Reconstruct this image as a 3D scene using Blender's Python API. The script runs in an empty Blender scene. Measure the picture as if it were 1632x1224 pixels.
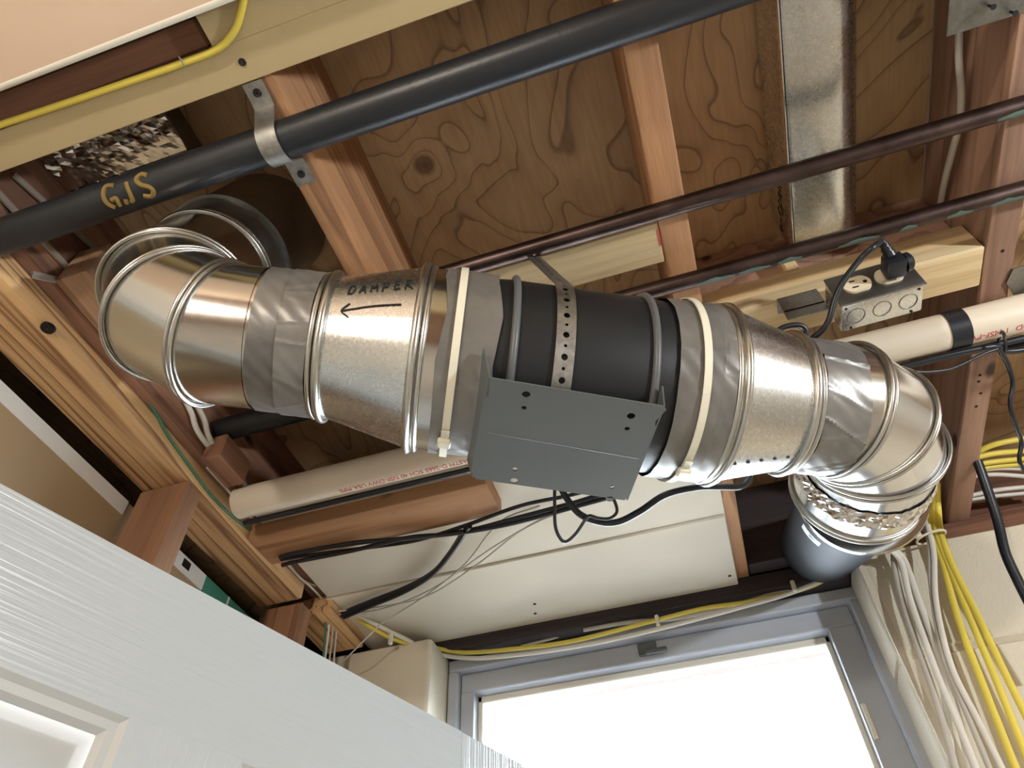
import bpy, bmesh, math, random
from mathutils import Vector, Matrix
random.seed(7)
S = bpy.context.scene
C = S.collection
EYE = 1.69                      # eye height above the floor; coordinates below are relative to the eye
FPX = 1130.74
M = Matrix(((0.95251853, 0.30345426, -0.02497929), (-0.24519053, 0.71581234, -0.65383048), (-0.18052717, 0.62891033, 0.75622863)))
# ------------------------------------------------------------------ camera
cam = bpy.data.objects.new('camera', bpy.data.cameras.new('camera')); C.objects.link(cam)
cam.data.sensor_fit = 'HORIZONTAL'; cam.data.sensor_width = 36.0; cam.data.lens = 36.0 * FPX / 1632.0
cam.data.clip_start = 0.02
R3 = Matrix((M[0], -M[1], -M[2])).transposed()
cam.matrix_world = Matrix.Translation((0, 0, EYE)) @ R3.to_4x4()
S.camera = cam
# ------------------------------------------------------------------ world, light, exposure
S.view_settings.view_transform = 'Standard'; S.view_settings.look = 'None'
S.view_settings.exposure = 0.2; S.view_settings.gamma = 1.0
S.view_settings.use_curve_mapping = False
W = bpy.data.worlds.new('sky'); S.world = W; W.use_nodes = True
bg = W.node_tree.nodes['Background']
bg.inputs[0].default_value = (0.76, 0.88, 1.0, 1); bg.inputs[1].default_value = 25.0
port = bpy.data.objects.new('window_portal', bpy.data.lights.new('window_portal', 'AREA')); C.objects.link(port)
port.data.shape = 'RECTANGLE'; port.data.size = 0.85; port.data.size_y = 0.75
port.location = (-0.14, 1.50, EYE + 0.40); port.rotation_euler = (math.radians(-90), 0, 0)
port.data.cycles.is_portal = True

# ------------------------------------------------------------------ geometry helpers
def ray(px, py):
    return M.transposed() @ Vector(((px - 816) / FPX, (py - 612) / FPX, 1.0))
def onz(px, py, z): r = ray(px, py); return r * (z / r.z)
def ony(px, py, y): r = ray(px, py); return r * (y / r.y)
def onx(px, py, x): r = ray(px, py); return r * (x / r.x)
def ond(px, py, d): return ray(px, py) * d
def lin(c):
    return tuple(((v / 255) / 12.92 if v / 255 <= 0.04045 else ((v / 255 + 0.055) / 1.055) ** 2.4) for v in c)

def finish(o, label=None, cat=None, group=None, kind=None):
    if label: o['label'] = label
    if cat: o['category'] = cat
    if group: o['group'] = group
    if kind: o['kind'] = kind
    return o
def thing(name, base, label, cat, group=None, kind=None):
    o = bpy.data.objects.new(name, None); C.objects.link(o)
    o.empty_display_size = 0.05
    o.location = (base[0], base[1], base[2] + EYE)
    return finish(o, label, cat, group, kind)
def rootloc(o):
    v = Vector((0, 0, 0))
    while o is not None:
        v += o.location; o = o.parent
    return v
def mk(name, verts, faces, mat, parent=None, label=None, cat=None, group=None, kind=None, smooth=35):
    """link one mesh object; verts are eye-relative"""
    verts = [Vector(v) + Vector((0, 0, EYE)) for v in verts]
    if parent is None:
        xs = [v.x for v in verts]; ys = [v.y for v in verts]; zs = [v.z for v in verts]
        org = Vector(((min(xs) + max(xs)) / 2, (min(ys) + max(ys)) / 2, min(zs))); off = org
    else:
        org = Vector((0, 0, 0)); off = rootloc(parent)
    me = bpy.data.meshes.new(name)
    me.from_pydata([v - off for v in verts], [], faces)
    bm = bmesh.new(); bm.from_mesh(me); bmesh.ops.recalc_face_normals(bm, faces=bm.faces); bm.to_mesh(me); bm.free()
    if smooth:
        me.polygons.foreach_set('use_smooth', [True] * len(me.polygons)); me.set_sharp_from_angle(angle=math.radians(smooth))
    me.materials.append(mat); me.update()
    o = bpy.data.objects.new(name, me); C.objects.link(o); o.location = org
    if parent is not None: o.parent = parent
    return finish(o, label, cat, group, kind)
class G:
    """collects geometry"""
    def __init__(s): s.v = []; s.f = []
    def add(s, v, f):
        n = len(s.v); s.v += [Vector(p) for p in v]; s.f += [tuple(i + n for i in q) for q in f]; return s
    def build(s, name, mat, parent=None, **k): return mk(name, s.v, s.f, mat, parent, **k)
def g_box(x0, x1, y0, y1, z0, z1, bev=0.0, seg=1, tf=None):
    bm = bmesh.new(); bmesh.ops.create_cube(bm, size=1)
    for v in bm.verts:
        v.co = Vector(((x0 + x1) / 2 + v.co.x * (x1 - x0), (y0 + y1) / 2 + v.co.y * (y1 - y0), (z0 + z1) / 2 + v.co.z * (z1 - z0)))
    if bev: bmesh.ops.bevel(bm, geom=list(bm.edges), offset=bev, segments=seg, affect='EDGES', profile=0.5)
    bm.verts.index_update()
    v = [x.co.copy() for x in bm.verts]; f = [tuple(y.index for y in x.verts) for x in bm.faces]; bm.free()
    if tf: v = [tf(p) for p in v]
    return v, f
def box(name, x0, x1, y0, y1, z0, z1, mat, parent=None, bev=0.002, seg=1, tf=None, **k):
    v, f = g_box(x0, x1, y0, y1, z0, z1, bev, seg, tf); return mk(name, v, f, mat, parent, **k)
def catmull(P, n=8, closed=False):
    P = [Vector(p) for p in P]
    if len(P) < 3 and not closed: return P
    out = []; L = len(P); rng = range(L if closed else L - 1)
    for i in rng:
        if closed: a, b, c, d = P[i - 1], P[i], P[(i + 1) % L], P[(i + 2) % L]
        else:
            b, c = P[i], P[i + 1]; a = P[i - 1] if i else b * 2 - c; d = P[i + 2] if i + 2 < L else c * 2 - b
        for k in range(n):
            t = k / n
            out.append(0.5 * ((2 * b) + (c - a) * t + (2 * a - 5 * b + 4 * c - d) * t * t + (3 * b - a - 3 * c + d) * t ** 3))
    if not closed: out.append(P[-1])
    return out
def g_tube(P, r, n=8, closed=False, flat=1.0, up=None):
    P = [Vector(p) for p in P]; L = len(P); v = []; f = []
    T = []
    for i in range(L):
        a = P[i - 1] if (i or closed) else P[i]; b = P[(i + 1) % L] if (i + 1 < L or closed) else P[i]
        T.append((b - a).normalized())
    ref = Vector(up) if up else (Vector((0, 0, 1)) if abs(T[0].z) < 0.9 else Vector((1, 0, 0)))
    nx = (ref - T[0] * ref.dot(T[0])).normalized()
    for i in range(L):
        if up: nx = Vector(up)
        nx = (nx - T[i] * nx.dot(T[i])).normalized(); ny = T[i].cross(nx)
        rr = r[i] if isinstance(r, (list, tuple)) else r
        for k in range(n):
            a = 2 * math.pi * k / n; v.append(P[i] + nx * (math.cos(a) * rr * flat) + ny * (math.sin(a) * rr))
    for i in range(L if closed else L - 1):
        for k in range(n):
            f.append((i * n + k, i * n + (k + 1) % n, ((i + 1) % L) * n + (k + 1) % n, ((i + 1) % L) * n + k))
    if not closed: f.append(tuple(range(n))); f.append(tuple((L - 1) * n + k for k in range(n)))
    return v, f
def tube(name, P, r, mat, parent=None, n=10, sm=8, closed=False, flat=1.0, up=None, **k):
    Q = catmull(P, sm, closed) if sm else P
    v, f = g_tube(Q, r, n, closed, flat, up); return mk(name, v, f, mat, parent, smooth=60, **k)
def perp(d):
    d = Vector(d).normalized(); a = Vector((0, 0, 1)) if abs(d.z) < 0.9 else Vector((0, 1, 0))
    a = (a - d * a.dot(d)).normalized(); return a, d.cross(a)
def g_lathe(base, d, prof, n=64, cap=False, wob=None):
    d = Vector(d).normalized(); a, b = perp(d); base = Vector(base); v = []; f = []
    for j, (t, r) in enumerate(prof):
        for k in range(n):
            th = 2 * math.pi * k / n; rr = r + (wob(t, th) if wob else 0)
            v.append(base + d * t + a * (math.cos(th) * rr) + b * (math.sin(th) * rr))
    for j in range(len(prof) - 1):
        for k in range(n):
            f.append((j * n + k, j * n + (k + 1) % n, (j + 1) * n + (k + 1) % n, (j + 1) * n + k))
    if cap: f.append(tuple(range(n))); f.append(tuple((len(prof) - 1) * n + k for k in range(n)))
    return v, f
def lathe(name, base, d, prof, mat, parent=None, n=64, cap=False, wob=None, smooth=40, **k):
    v, f = g_lathe(base, d, prof, n, cap, wob); return mk(name, v, f, mat, parent, smooth=smooth, **k)
def flat_shape(outer, holes, thick):
    """2D outline with holes, extruded: returns verts (x,y,z in [-thick/2, thick/2]) and faces"""
    cu = bpy.data.curves.new('tmp', 'CURVE'); cu.dimensions = '2D'; cu.fill_mode = 'BOTH'; cu.extrude = thick / 2
    for poly in [outer] + holes:
        sp = cu.splines.new('POLY'); sp.points.add(len(poly) - 1); sp.use_cyclic_u = True
        for p, q in zip(sp.points, poly): p.co = (q[0], q[1], 0, 1)
    o = bpy.data.objects.new('tmp', cu); C.objects.link(o)
    me = bpy.data.meshes.new_from_object(o)
    v = [x.co.copy() for x in me.vertices]; f = [tuple(p.vertices) for p in me.polygons]
    bpy.data.objects.remove(o); bpy.data.curves.remove(cu); bpy.data.meshes.remove(me)
    return v, f
def text_shape(txt, size, thick=0.0004, align='LEFT'):
    cu = bpy.data.curves.new('tmp', 'FONT'); cu.body = txt; cu.size = size; cu.extrude = thick / 2; cu.align_x = align; cu.resolution_u = 3
    o = bpy.data.objects.new('tmp', cu); C.objects.link(o)
    me = bpy.data.meshes.new_from_object(o)
    v = [x.co.copy() for x in me.vertices]; f = [tuple(p.vertices) for p in me.polygons]
    bpy.data.objects.remove(o); bpy.data.curves.remove(cu); bpy.data.meshes.remove(me)
    return v, f
def circ(x, y, r, n=16, ry=None):
    return [(x + math.cos(2 * math.pi * k / n) * r, y + math.sin(2 * math.pi * k / n) * (ry or r)) for k in range(n)]

_k = onz(676, 263, 0.998); KNOT = (_k.x, _k.y + 0.625, 0)      # big knot in the middle bay, in the subfloor's own axes
# ------------------------------------------------------------------ materials
def newmat(name):
    m = bpy.data.materials.new(name); m.use_nodes = True; nt = m.node_tree
    return m, nt, nt.nodes['Principled BSDF']
def node(nt, t, **k):
    n = nt.nodes.new(t)
    for a, b in k.items():
        if a in n.inputs: n.inputs[a].default_value = b
        else: setattr(n, a, b)
    return n
def ramp(nt, src, stops):
    r = nt.nodes.new('ShaderNodeValToRGB'); nt.links.new(src, r.inputs[0])
    el = r.color_ramp.elements
    while len(el) < len(stops): el.new(0.5)
    for e, (p, c) in zip(el, stops): e.position = p; e.color = (*c, 1) if len(c) == 3 else c
    return r
def mixc(nt, fac, a, b, mode='MIX'):
    m = nt.nodes.new('ShaderNodeMix'); m.data_type = 'RGBA'; m.blend_type = mode
    for s, x in ((0, fac), (6, a), (7, b)):
        if hasattr(x, 'links'): nt.links.new(x, m.inputs[s])
        else: m.inputs[s].default_value = (*x, 1) if isinstance(x, tuple) else x
    return m.outputs[2]
def bump(nt, b, h, s, d=0.001):
    n = node(nt, 'ShaderNodeBump', Strength=s, Distance=d); nt.links.new(h, n.inputs['Height']); nt.links.new(n.outputs[0], b.inputs['Normal'])
def coords(nt, scale=(1, 1, 1), rnd=True):
    tc = nt.nodes.new('ShaderNodeTexCoord'); mp = nt.nodes.new('ShaderNodeMapping'); mp.inputs['Scale'].default_value = scale
    src = tc.outputs['Object']
    if rnd:
        oi = nt.nodes.new('ShaderNodeObjectInfo'); mu = node(nt, 'ShaderNodeMath', operation='MULTIPLY'); mu.inputs[1].default_value = 17.0
        nt.links.new(oi.outputs['Random'], mu.inputs[0])
        ad = node(nt, 'ShaderNodeVectorMath', operation='ADD'); nt.links.new(src, ad.inputs[0]); nt.links.new(mu.outputs[0], ad.inputs[1]); src = ad.outputs[0]
    nt.links.new(src, mp.inputs[0]); return mp.outputs[0]
def wood(name, light, dark, axis, rings=26.0, knots=True, rough=0.7, contrast=1.0, sat_red=0.25):
    m, nt, b = newmat(name)
    sc = [1.0, 1.0, 1.0]; sc['xyz'.index(axis)] = 0.035
    co = coords(nt, tuple(sc))
    nz = node(nt, 'ShaderNodeTexNoise', Scale=rings * 0.35, Detail=3.0, Roughness=0.5); nt.links.new(co, nz.inputs[0])
    mu = node(nt, 'ShaderNodeMath', operation='MULTIPLY'); mu.inputs[1].default_value = 9.0; nt.links.new(nz.outputs[0], mu.inputs[0])
    fr = node(nt, 'ShaderNodeMath', operation='FRACT'); nt.links.new(mu.outputs[0], fr.inputs[0])
    fine = node(nt, 'ShaderNodeTexNoise', Scale=rings * 14, Detail=4.0, Roughness=0.65); nt.links.new(co, fine.inputs[0])
    r1 = ramp(nt, fr.outputs[0], [(0.0, light), (0.55, tuple(l * 0.82 + d * 0.18 for l, d in zip(light, dark))), (0.86, tuple(l * (1 - .6 * contrast) + d * .6 * contrast for l, d in zip(light, dark))), (1.0, light)])
    r2 = ramp(nt, fine.outputs[0], [(0.35, (0.72, 0.72, 0.72)), (0.6, (1, 1, 1))])
    col = mixc(nt, 0.55, r1.outputs[0], r2.outputs[0], 'MULTIPLY')
    big = node(nt, 'ShaderNodeTexNoise', Scale=5.0, Detail=2.0); nt.links.new(co, big.inputs[0])
    rb = ramp(nt, big.outputs[0], [(0.3, (0.8, 0.74, 0.7)), (0.65, (1.05, 1.03, 1.0))])
    col = mixc(nt, 0.6, col, rb.outputs[0], 'MULTIPLY')
    if knots:
        c2 = coords(nt, tuple(0.5 if s < 1 else 1.0 for s in sc))
        vo = node(nt, 'ShaderNodeTexVoronoi', Scale=9.0); nt.links.new(c2, vo.inputs[0])
        rk = ramp(nt, vo.outputs['Distance'], [(0.05, (1, 1, 1)), (0.10, (0, 0, 0))])
        col = mixc(nt, rk.outputs[0], col, tuple(d * 0.45 for d in dark))
    nt.links.new(col, b.inputs['Base Color']); b.inputs['Roughness'].default_value = rough
    bump(nt, b, fine.outputs[0], 0.35, 0.0012); return m
def plywood(name, light, dark, rough=0.62):
    m, nt, b = newmat(name)
    co = coords(nt, (1.0, 0.62, 1.0), rnd=False)
    nz = node(nt, 'ShaderNodeTexNoise', Scale=5.2, Detail=2.2, Roughness=0.5, Distortion=0.55); nt.links.new(co, nz.inputs[0])
    mu = node(nt, 'ShaderNodeMath', operation='MULTIPLY'); mu.inputs[1].default_value = 12.5; nt.links.new(nz.outputs[0], mu.inputs[0])
    kd = node(nt, 'ShaderNodeVectorMath', operation='DISTANCE'); nt.links.new(coords(nt, (1, 1, 0), rnd=False), kd.inputs[0]); kd.inputs[1].default_value = KNOT
    kw = ramp(nt, kd.outputs['Value'], [(0.0, (1, 1, 1)), (0.085, (0, 0, 0))])
    km = node(nt, 'ShaderNodeMath', operation='MULTIPLY_ADD'); km.inputs[1].default_value = 3.2; nt.links.new(kw.outputs[0], km.inputs[0]); nt.links.new(mu.outputs[0], km.inputs[2])
    fr = node(nt, 'ShaderNodeMath', operation='FRACT'); nt.links.new(km.outputs[0], fr.inputs[0])
    mid = tuple(l * .86 + d * .14 for l, d in zip(light, dark))
    r1 = ramp(nt, fr.outputs[0], [(0.0, light), (0.55, light), (0.84, mid), (0.935, tuple(l * .35 + d * .65 for l, d in zip(light, dark))), (0.98, light)])
    big = node(nt, 'ShaderNodeTexNoise', Scale=7.0, Detail=3.0); nt.links.new(co, big.inputs[0])
    rb = ramp(nt, big.outputs[0], [(0.32, (0.72, 0.64, 0.58)), (0.62, (1.05, 1.03, 1.0))])
    col = mixc(nt, 0.7, r1.outputs[0], rb.outputs[0], 'MULTIPLY')
    vo = node(nt, 'ShaderNodeTexVoronoi', Scale=6.0); nt.links.new(coords(nt, (1, 0.7, 1), rnd=False), vo.inputs[0])
    rk = ramp(nt, vo.outputs['Distance'], [(0.045, (1, 1, 1)), (0.085, (0, 0, 0))])
    col = mixc(nt, rk.outputs[0], col, tuple(d * 0.5 for d in dark))
    kc = ramp(nt, kd.outputs['Value'], [(0.012, (1, 1, 1)), (0.019, (0, 0, 0))])
    kf = node(nt, 'ShaderNodeMath', operation='MULTIPLY'); kf.inputs[1].default_value = 0.75; nt.links.new(kc.outputs[0], kf.inputs[0])
    col = mixc(nt, kf.outputs[0], col, tuple(d * 0.8 for d in dark))
    fine = node(nt, 'ShaderNodeTexNoise', Scale=160.0, Detail=4.0); nt.links.new(coords(nt, (1, 0.08, 1), rnd=False), fine.inputs[0])
    rf = ramp(nt, fine.outputs[0], [(0.35, (0.85, 0.83, 0.8)), (0.6, (1, 1, 1))])
    col = mixc(nt, 0.7, col, rf.outputs[0], 'MULTIPLY')
    nt.links.new(col, b.inputs['Base Color']); b.inputs['Roughness'].default_value = rough
    bump(nt, b, fine.outputs[0], 0.25, 0.001); return m
def paint(name, col, rough=0.5, var=0.08, bscale=120, bstr=0.1, spec=0.5, coat=0.0):
    m, nt, b = newmat(name); co = coords(nt)
    nz = node(nt, 'ShaderNodeTexNoise', Scale=6.0, Detail=4.0); nt.links.new(co, nz.inputs[0])
    r = ramp(nt, nz.outputs[0], [(0.3, tuple(c * (1 - var) for c in col)), (0.7, tuple(min(1, c * (1 + var * .5)) for c in col))])
    nt.links.new(r.outputs[0], b.inputs['Base Color']); b.inputs['Roughness'].default_value = rough
    b.inputs['Specular IOR Level'].default_value = spec; b.inputs['Coat Weight'].default_value = coat
    n2 = node(nt, 'ShaderNodeTexNoise', Scale=float(bscale), Detail=3.0); nt.links.new(co, n2.inputs[0])
    if bstr: bump(nt, b, n2.outputs[0], bstr, 0.002)
    return m
def metal(name, col, rough=0.3, spangle=0.12, dirt=0.25, rvar=0.12, wav=0.0, sp_scale=220.0):
    m, nt, b = newmat(name); co = coords(nt)
    vo = node(nt, 'ShaderNodeTexVoronoi', Scale=sp_scale); nt.links.new(co, vo.inputs[0])
    nz = node(nt, 'ShaderNodeTexNoise', Scale=14.0, Detail=5.0, Roughness=0.6); nt.links.new(co, nz.inputs[0])
    r = ramp(nt, nz.outputs[0], [(0.35, tuple(c * (1 - dirt) for c in col)), (0.6, col)])
    bw = nt.nodes.new('ShaderNodeRGBToBW'); nt.links.new(vo.outputs['Color'], bw.inputs[0])
    r2 = ramp(nt, bw.outputs[0], [(0.1, (1 - spangle,) * 3), (0.9, (1, 1, 1))])
    nt.links.new(mixc(nt, 1.0, r.outputs[0], r2.outputs[0], 'MULTIPLY'), b.inputs['Base Color'])
    b.inputs['Metallic'].default_value = 1.0
    mr = node(nt, 'ShaderNodeMapRange'); mr.inputs['To Min'].default_value = rough - rvar / 2; mr.inputs['To Max'].default_value = rough + rvar / 2
    ad = node(nt, 'ShaderNodeMath', operation='ADD'); nt.links.new(bw.outputs[0], ad.inputs[0]); nt.links.new(nz.outputs[0], ad.inputs[1])
    ha = node(nt, 'ShaderNodeMath', operation='MULTIPLY'); ha.inputs[1].default_value = 0.5; nt.links.new(ad.outputs[0], ha.inputs[0])
    nt.links.new(ha.outputs[0], mr.inputs['Value']); nt.links.new(mr.outputs[0], b.inputs['Roughness'])
    if wav:
        n2 = node(nt, 'ShaderNodeTexNoise', Scale=18.0, Detail=2.0); nt.links.new(co, n2.inputs[0]); bump(nt, b, n2.outputs[0], wav, 0.01)
    return m
def plain(name, col, rough=0.5, metallic=0.0, spec=0.5):
    m, nt, b = newmat(name)
    co = coords(nt); nz = node(nt, 'ShaderNodeTexNoise', Scale=30.0, Detail=3.0); nt.links.new(co, nz.inputs[0])
    r = ramp(nt, nz.outputs[0], [(0.3, tuple(c * 0.9 for c in col)), (0.7, col)]); nt.links.new(r.outputs[0], b.inputs['Base Color'])
    b.inputs['Roughness'].default_value = rough; b.inputs['Metallic'].default_value = metallic; b.inputs['Specular IOR Level'].default_value = spec
    return m
MT = {}
MT['joist'] = wood('joist_lumber', lin((200, 152, 110)), lin((120, 80, 54)), 'y', 34)
MT['joist_r'] = wood('joist_lumber_red', lin((178, 142, 120)), lin((104, 74, 60)), 'y', 22)
MT['plate'] = wood('plate_lumber', lin((228, 186, 134)), lin((120, 74, 42)), 'y', 46, contrast=1.5)
MT['stud'] = wood('stud_lumber', lin((176, 134, 104)), lin((100, 68, 50)), 'z', 22)
MT['pale_x'] = wood('pale_lumber', lin((230, 208, 164)), lin((190, 152, 100)), 'x', 16, knots=False, contrast=0.7)
MT['block_x'] = wood('block_lumber', lin((196, 150, 110)), lin((122, 82, 56)), 'x', 20)
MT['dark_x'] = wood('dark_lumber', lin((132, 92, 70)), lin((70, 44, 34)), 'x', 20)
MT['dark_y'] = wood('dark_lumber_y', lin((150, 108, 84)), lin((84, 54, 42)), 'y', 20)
MT['rough_wood'] = wood('rough_end_wood', lin((190, 152, 122)), lin((110, 76, 56)), 'y', 40)
MT['ply'] = plywood('subfloor_plywood', lin((194, 162, 122)), lin((92, 62, 42)))
MT['osb'] = paint('osb', lin((196, 150, 100)), 0.7, 0.4, 90, 0.4)
MT['drywall_pink'] = paint('ceiling_drywall', lin((226, 200, 176)), 0.75, 0.03, 300, 0.05)
MT['drywall_tan'] = paint('tan_drywall_paper', lin((190, 172, 132)), 0.75, 0.08, 200, 0.08)
MT['drywall_back'] = paint('drywall_back_paper', lin((176, 152, 118)), 0.8, 0.06, 200, 0.08)
MT['white_bead'] = paint('white_edge', lin((232, 228, 214)), 0.5, 0.04)
MT['white_board'] = paint('white_board', lin((226, 218, 200)), 0.6, 0.06, 160, 0.08)
MT['block'] = paint('painted_block', lin((222, 214, 194)), 0.7, 0.06, 260, 0.5)
MT['mortar'] = paint('painted_mortar', lin((206, 196, 176)), 0.8, 0.1, 200, 0.5)
MT['win'] = paint('backlit_vinyl', lin((184, 190, 200)), 0.4, 0.04, 100, 0.0)  # grey-blue tint carries the backlit shade of the frame
MT['gas'] = paint('black_iron', lin((34, 37, 42)), 0.38, 0.3, 240, 0.12)
MT['yellow_paint'] = paint('stencil_yellow', lin((146, 120, 62)), 0.75, 0.5)
MT['copper'] = metal('old_copper', lin((92, 77, 73)), 0.40, 0.05, 0.45, 0.15)
MT['galv'] = metal('galvanised_steel', lin((208, 206, 200)), 0.19, 0.015, 0.05, 0.04, 0.0)
MT['galv_rough'] = metal('galvanised_spangle', lin((222, 224, 222)), 0.27, 0.09, 0.05, 0.07, 0.0, 420.0)
MT['bright'] = metal('bright_steel', lin((222, 224, 226)), 0.17, 0.03, 0.05, 0.06, 0.0)
MT['bead'] = metal('bead_steel', lin((206, 206, 202)), 0.30, 0.06, 0.1, 0.08)
MT['galv_dark'] = metal('dull_steel', lin((150, 150, 146)), 0.4, 0.15, 0.3, 0.15)
MT['sleeve'] = paint('sleeve_in_shade', lin((34, 37, 43)), 0.7, 0.15, 200, 0.05, spec=0.2)  # near-black stands in for the shade and dark reflections on this pipe
MT['foil'] = metal('foil_tape', lin((226, 224, 220)), 0.18, 0.02, 0.1, 0.1)
MT['brack_galv'] = metal('zinc_bracket', lin((190, 190, 186)), 0.45, 0.2, 0.3, 0.15)
m_, nt_, b_ = newmat('duct_tape'); co_ = coords(nt_)
n1 = node(nt_, 'ShaderNodeTexNoise', Scale=16.0, Detail=4.0); nt_.links.new(co_, n1.inputs[0])
r_ = ramp(nt_, n1.outputs[0], [(0.3, lin((112, 110, 107))), (0.7, lin((140, 138, 134)))]); nt_.links.new(r_.outputs[0], b_.inputs['Base Color'])
b_.inputs['Metallic'].default_value = 0.35; b_.inputs['Roughness'].default_value = 0.36; bump(nt_, b_, n1.outputs[0], 0.25, 0.004); MT['tape'] = m_
MT['fan'] = paint('black_fan_plastic', lin((25, 28, 32)), 0.46, 0.08, 500, 0.05)
MT['fan_rib'] = paint('grey_rib', lin((98, 102, 104)), 0.4, 0.05)
MT['bracket'] = paint('grey_bracket_enamel', lin((94, 100, 101)), 0.42, 0.04, 400, 0.04)
MT['tie'] = paint('nylon_tie', lin((232, 228, 208)), 0.4, 0.03)
MT['ink'] = plain('marker_ink', lin((30, 28, 26)), 0.6)
MT['pvc'] = paint('pvc', lin((226, 214, 194)), 0.4, 0.04)
MT['red_ink'] = plain('red_print', lin((206, 84, 84)), 0.6)
MT['cable_black'] = paint('black_cable', lin((30, 33, 40)), 0.36, 0.1, 300, 0.05)
MT['cable_white'] = paint('white_cable', lin((228, 224, 214)), 0.45, 0.05)
MT['cable_grey'] = paint('grey_cable', lin((196, 190, 178)), 0.5, 0.06)
MT['cable_yellow'] = paint('yellow_cable', lin((234, 214, 92)), 0.4, 0.05)
MT['cable_green'] = paint('green_wire', lin((62, 128, 100)), 0.45, 0.08)
MT['lath'] = paint('old_lath', lin((150, 138, 124)), 0.7, 0.1)
MT['abs'] = paint('black_abs', lin((20, 22, 26)), 0.45, 0.1)
MT['ivory'] = paint('ivory_receptacle', lin((226, 214, 186)), 0.4, 0.03)
MT['cover'] = metal('steel_cover', lin((136, 134, 130)), 0.45, 0.05, 0.12, 0.1)
MT['dark'] = plain('dark_hole', lin((14, 14, 16)), 0.8)
MT['screw'] = metal('dark_screw', lin((70, 70, 74)), 0.45, 0.1, 0.2)
MT['steel'] = metal('nail_steel', lin((190, 190, 188)), 0.35, 0.05, 0.2)
MT['green_tape'] = paint('green_edge_tape', lin((66, 146, 126)), 0.6, 0.25, 60, 0.05)
MT['label'] = paint('white_label', lin((236, 236, 232)), 0.5, 0.02)
MT['concrete'] = paint('concrete_floor', lin((208, 207, 203)), 0.7, 0.08, 60, 0.3)
MT['wall_cream'] = paint('wall_cream', lin((222, 218, 208)), 0.7, 0.06, 120, 0.2)
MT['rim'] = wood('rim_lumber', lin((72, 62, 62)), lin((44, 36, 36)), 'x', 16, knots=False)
MT['reflect_brown'] = wood('brown_for_reflections', lin((150, 112, 78)), lin((84, 58, 40)), 'z', 14)
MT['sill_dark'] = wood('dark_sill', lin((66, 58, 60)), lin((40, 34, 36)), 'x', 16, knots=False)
MT['outside'] = paint('outside_soffit', lin((120, 106, 102)), 0.7, 0.1)
MT['soil'] = paint('soil', lin((138, 132, 124)), 0.9, 0.2, 40, 0.4)
# white moulded door skin: wood-grain embossing, along x (rails) or z (stiles) of the door's own axes
def doormat(name, axis):
    m, nt, b = newmat(name)
    sc = [260.0, 260.0, 260.0]; sc['xyz'.index(axis)] = 3.0
    tc = nt.nodes.new('ShaderNodeTexCoord'); mp = nt.nodes.new('ShaderNodeMapping'); mp.inputs['Scale'].default_value = sc
    nt.links.new(tc.outputs['Object'], mp.inputs[0])
    nz = node(nt, 'ShaderNodeTexNoise', Scale=1.0, Detail=2.0, Roughness=0.5, Distortion=0.15); nt.links.new(mp.outputs[0], nz.inputs[0])
    b.inputs['Base Color'].default_value = (*lin((186, 193, 197)), 1); b.inputs['Roughness'].default_value = 0.26
    bump(nt, b, nz.outputs[0], 0.4, 0.0035); return m
MT['door_plain'] = paint('door_moulding', lin((190, 194, 194)), 0.26, 0.02, 100, 0.0)
MT['door_rail'] = doormat('door_rail_skin', 'x'); MT['door_stile'] = doormat('door_stile_skin', 'z')
m_, nt_, b_ = newmat('window_glass'); nt_.nodes.remove(b_)
tr = nt_.nodes.new('ShaderNodeBsdfTransparent'); gl = node(nt_, 'ShaderNodeBsdfGlossy', Roughness=0.02); fre = node(nt_, 'ShaderNodeFresnel', IOR=1.45)
mx = nt_.nodes.new('ShaderNodeMixShader'); nt_.links.new(fre.outputs[0], mx.inputs[0]); nt_.links.new(tr.outputs[0], mx.inputs[1]); nt_.links.new(gl.outputs[0], mx.inputs[2])
nt_.links.new(mx.outputs[0], nt_.nodes['Material Output'].inputs[0]); MT['glass'] = m_
def emis(name, col, s):
    m, nt, b = newmat(name); b.inputs['Emission Color'].default_value = (*col, 1); b.inputs['Emission Strength'].default_value = s; return m

HB = 0.81            # underside of the joists
HT = 0.998           # underside of the subfloor
WY = 1.25            # room face of the block wall
WT = 0.772           # top of the block wall
# ================================================================== the setting
fl = -EYE
box('floor', -1.4, 2.6, -2.8, 1.6, fl - 0.08, fl, MT['concrete'], bev=0, kind='structure', label='grey concrete basement floor', cat='floor')
box('ceiling', -2.6, 2.6, -2.8, 1.55, HT, HT + 0.018, MT['ply'], bev=0, kind='structure', label='plywood subfloor with dark wavy grain above the joists', cat='ceiling')
box('wall_back', -1.4, 2.6, -2.9, -2.8, fl, HT, MT['reflect_brown'], bev=0, kind='structure', label='unseen back wall, brown panelling added for duct reflections', cat='wall')  # out of view; brown panelling invented to give the metal darker reflections
box('wall_right', 2.6, 2.7, -2.8, 1.6, fl, HT, MT['wall_cream'], bev=0, kind='structure', label='cream basement wall on the right side', cat='wall')
box('wall_left', -1.4, -1.3, -2.8, 1.45, fl, HT, MT['wall_cream'], bev=0, kind='structure', label='cream basement wall of the next room at left', cat='wall')
box('wall_blocker', -0.86, -0.745, -2.8, 0.015, fl, HT, MT['wall_cream'], bev=0, kind='structure', label='unseen cream wall added to block lamp light from the next room', cat='wall')  # out of view, added as a blocker so the space beyond stays dark
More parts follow.
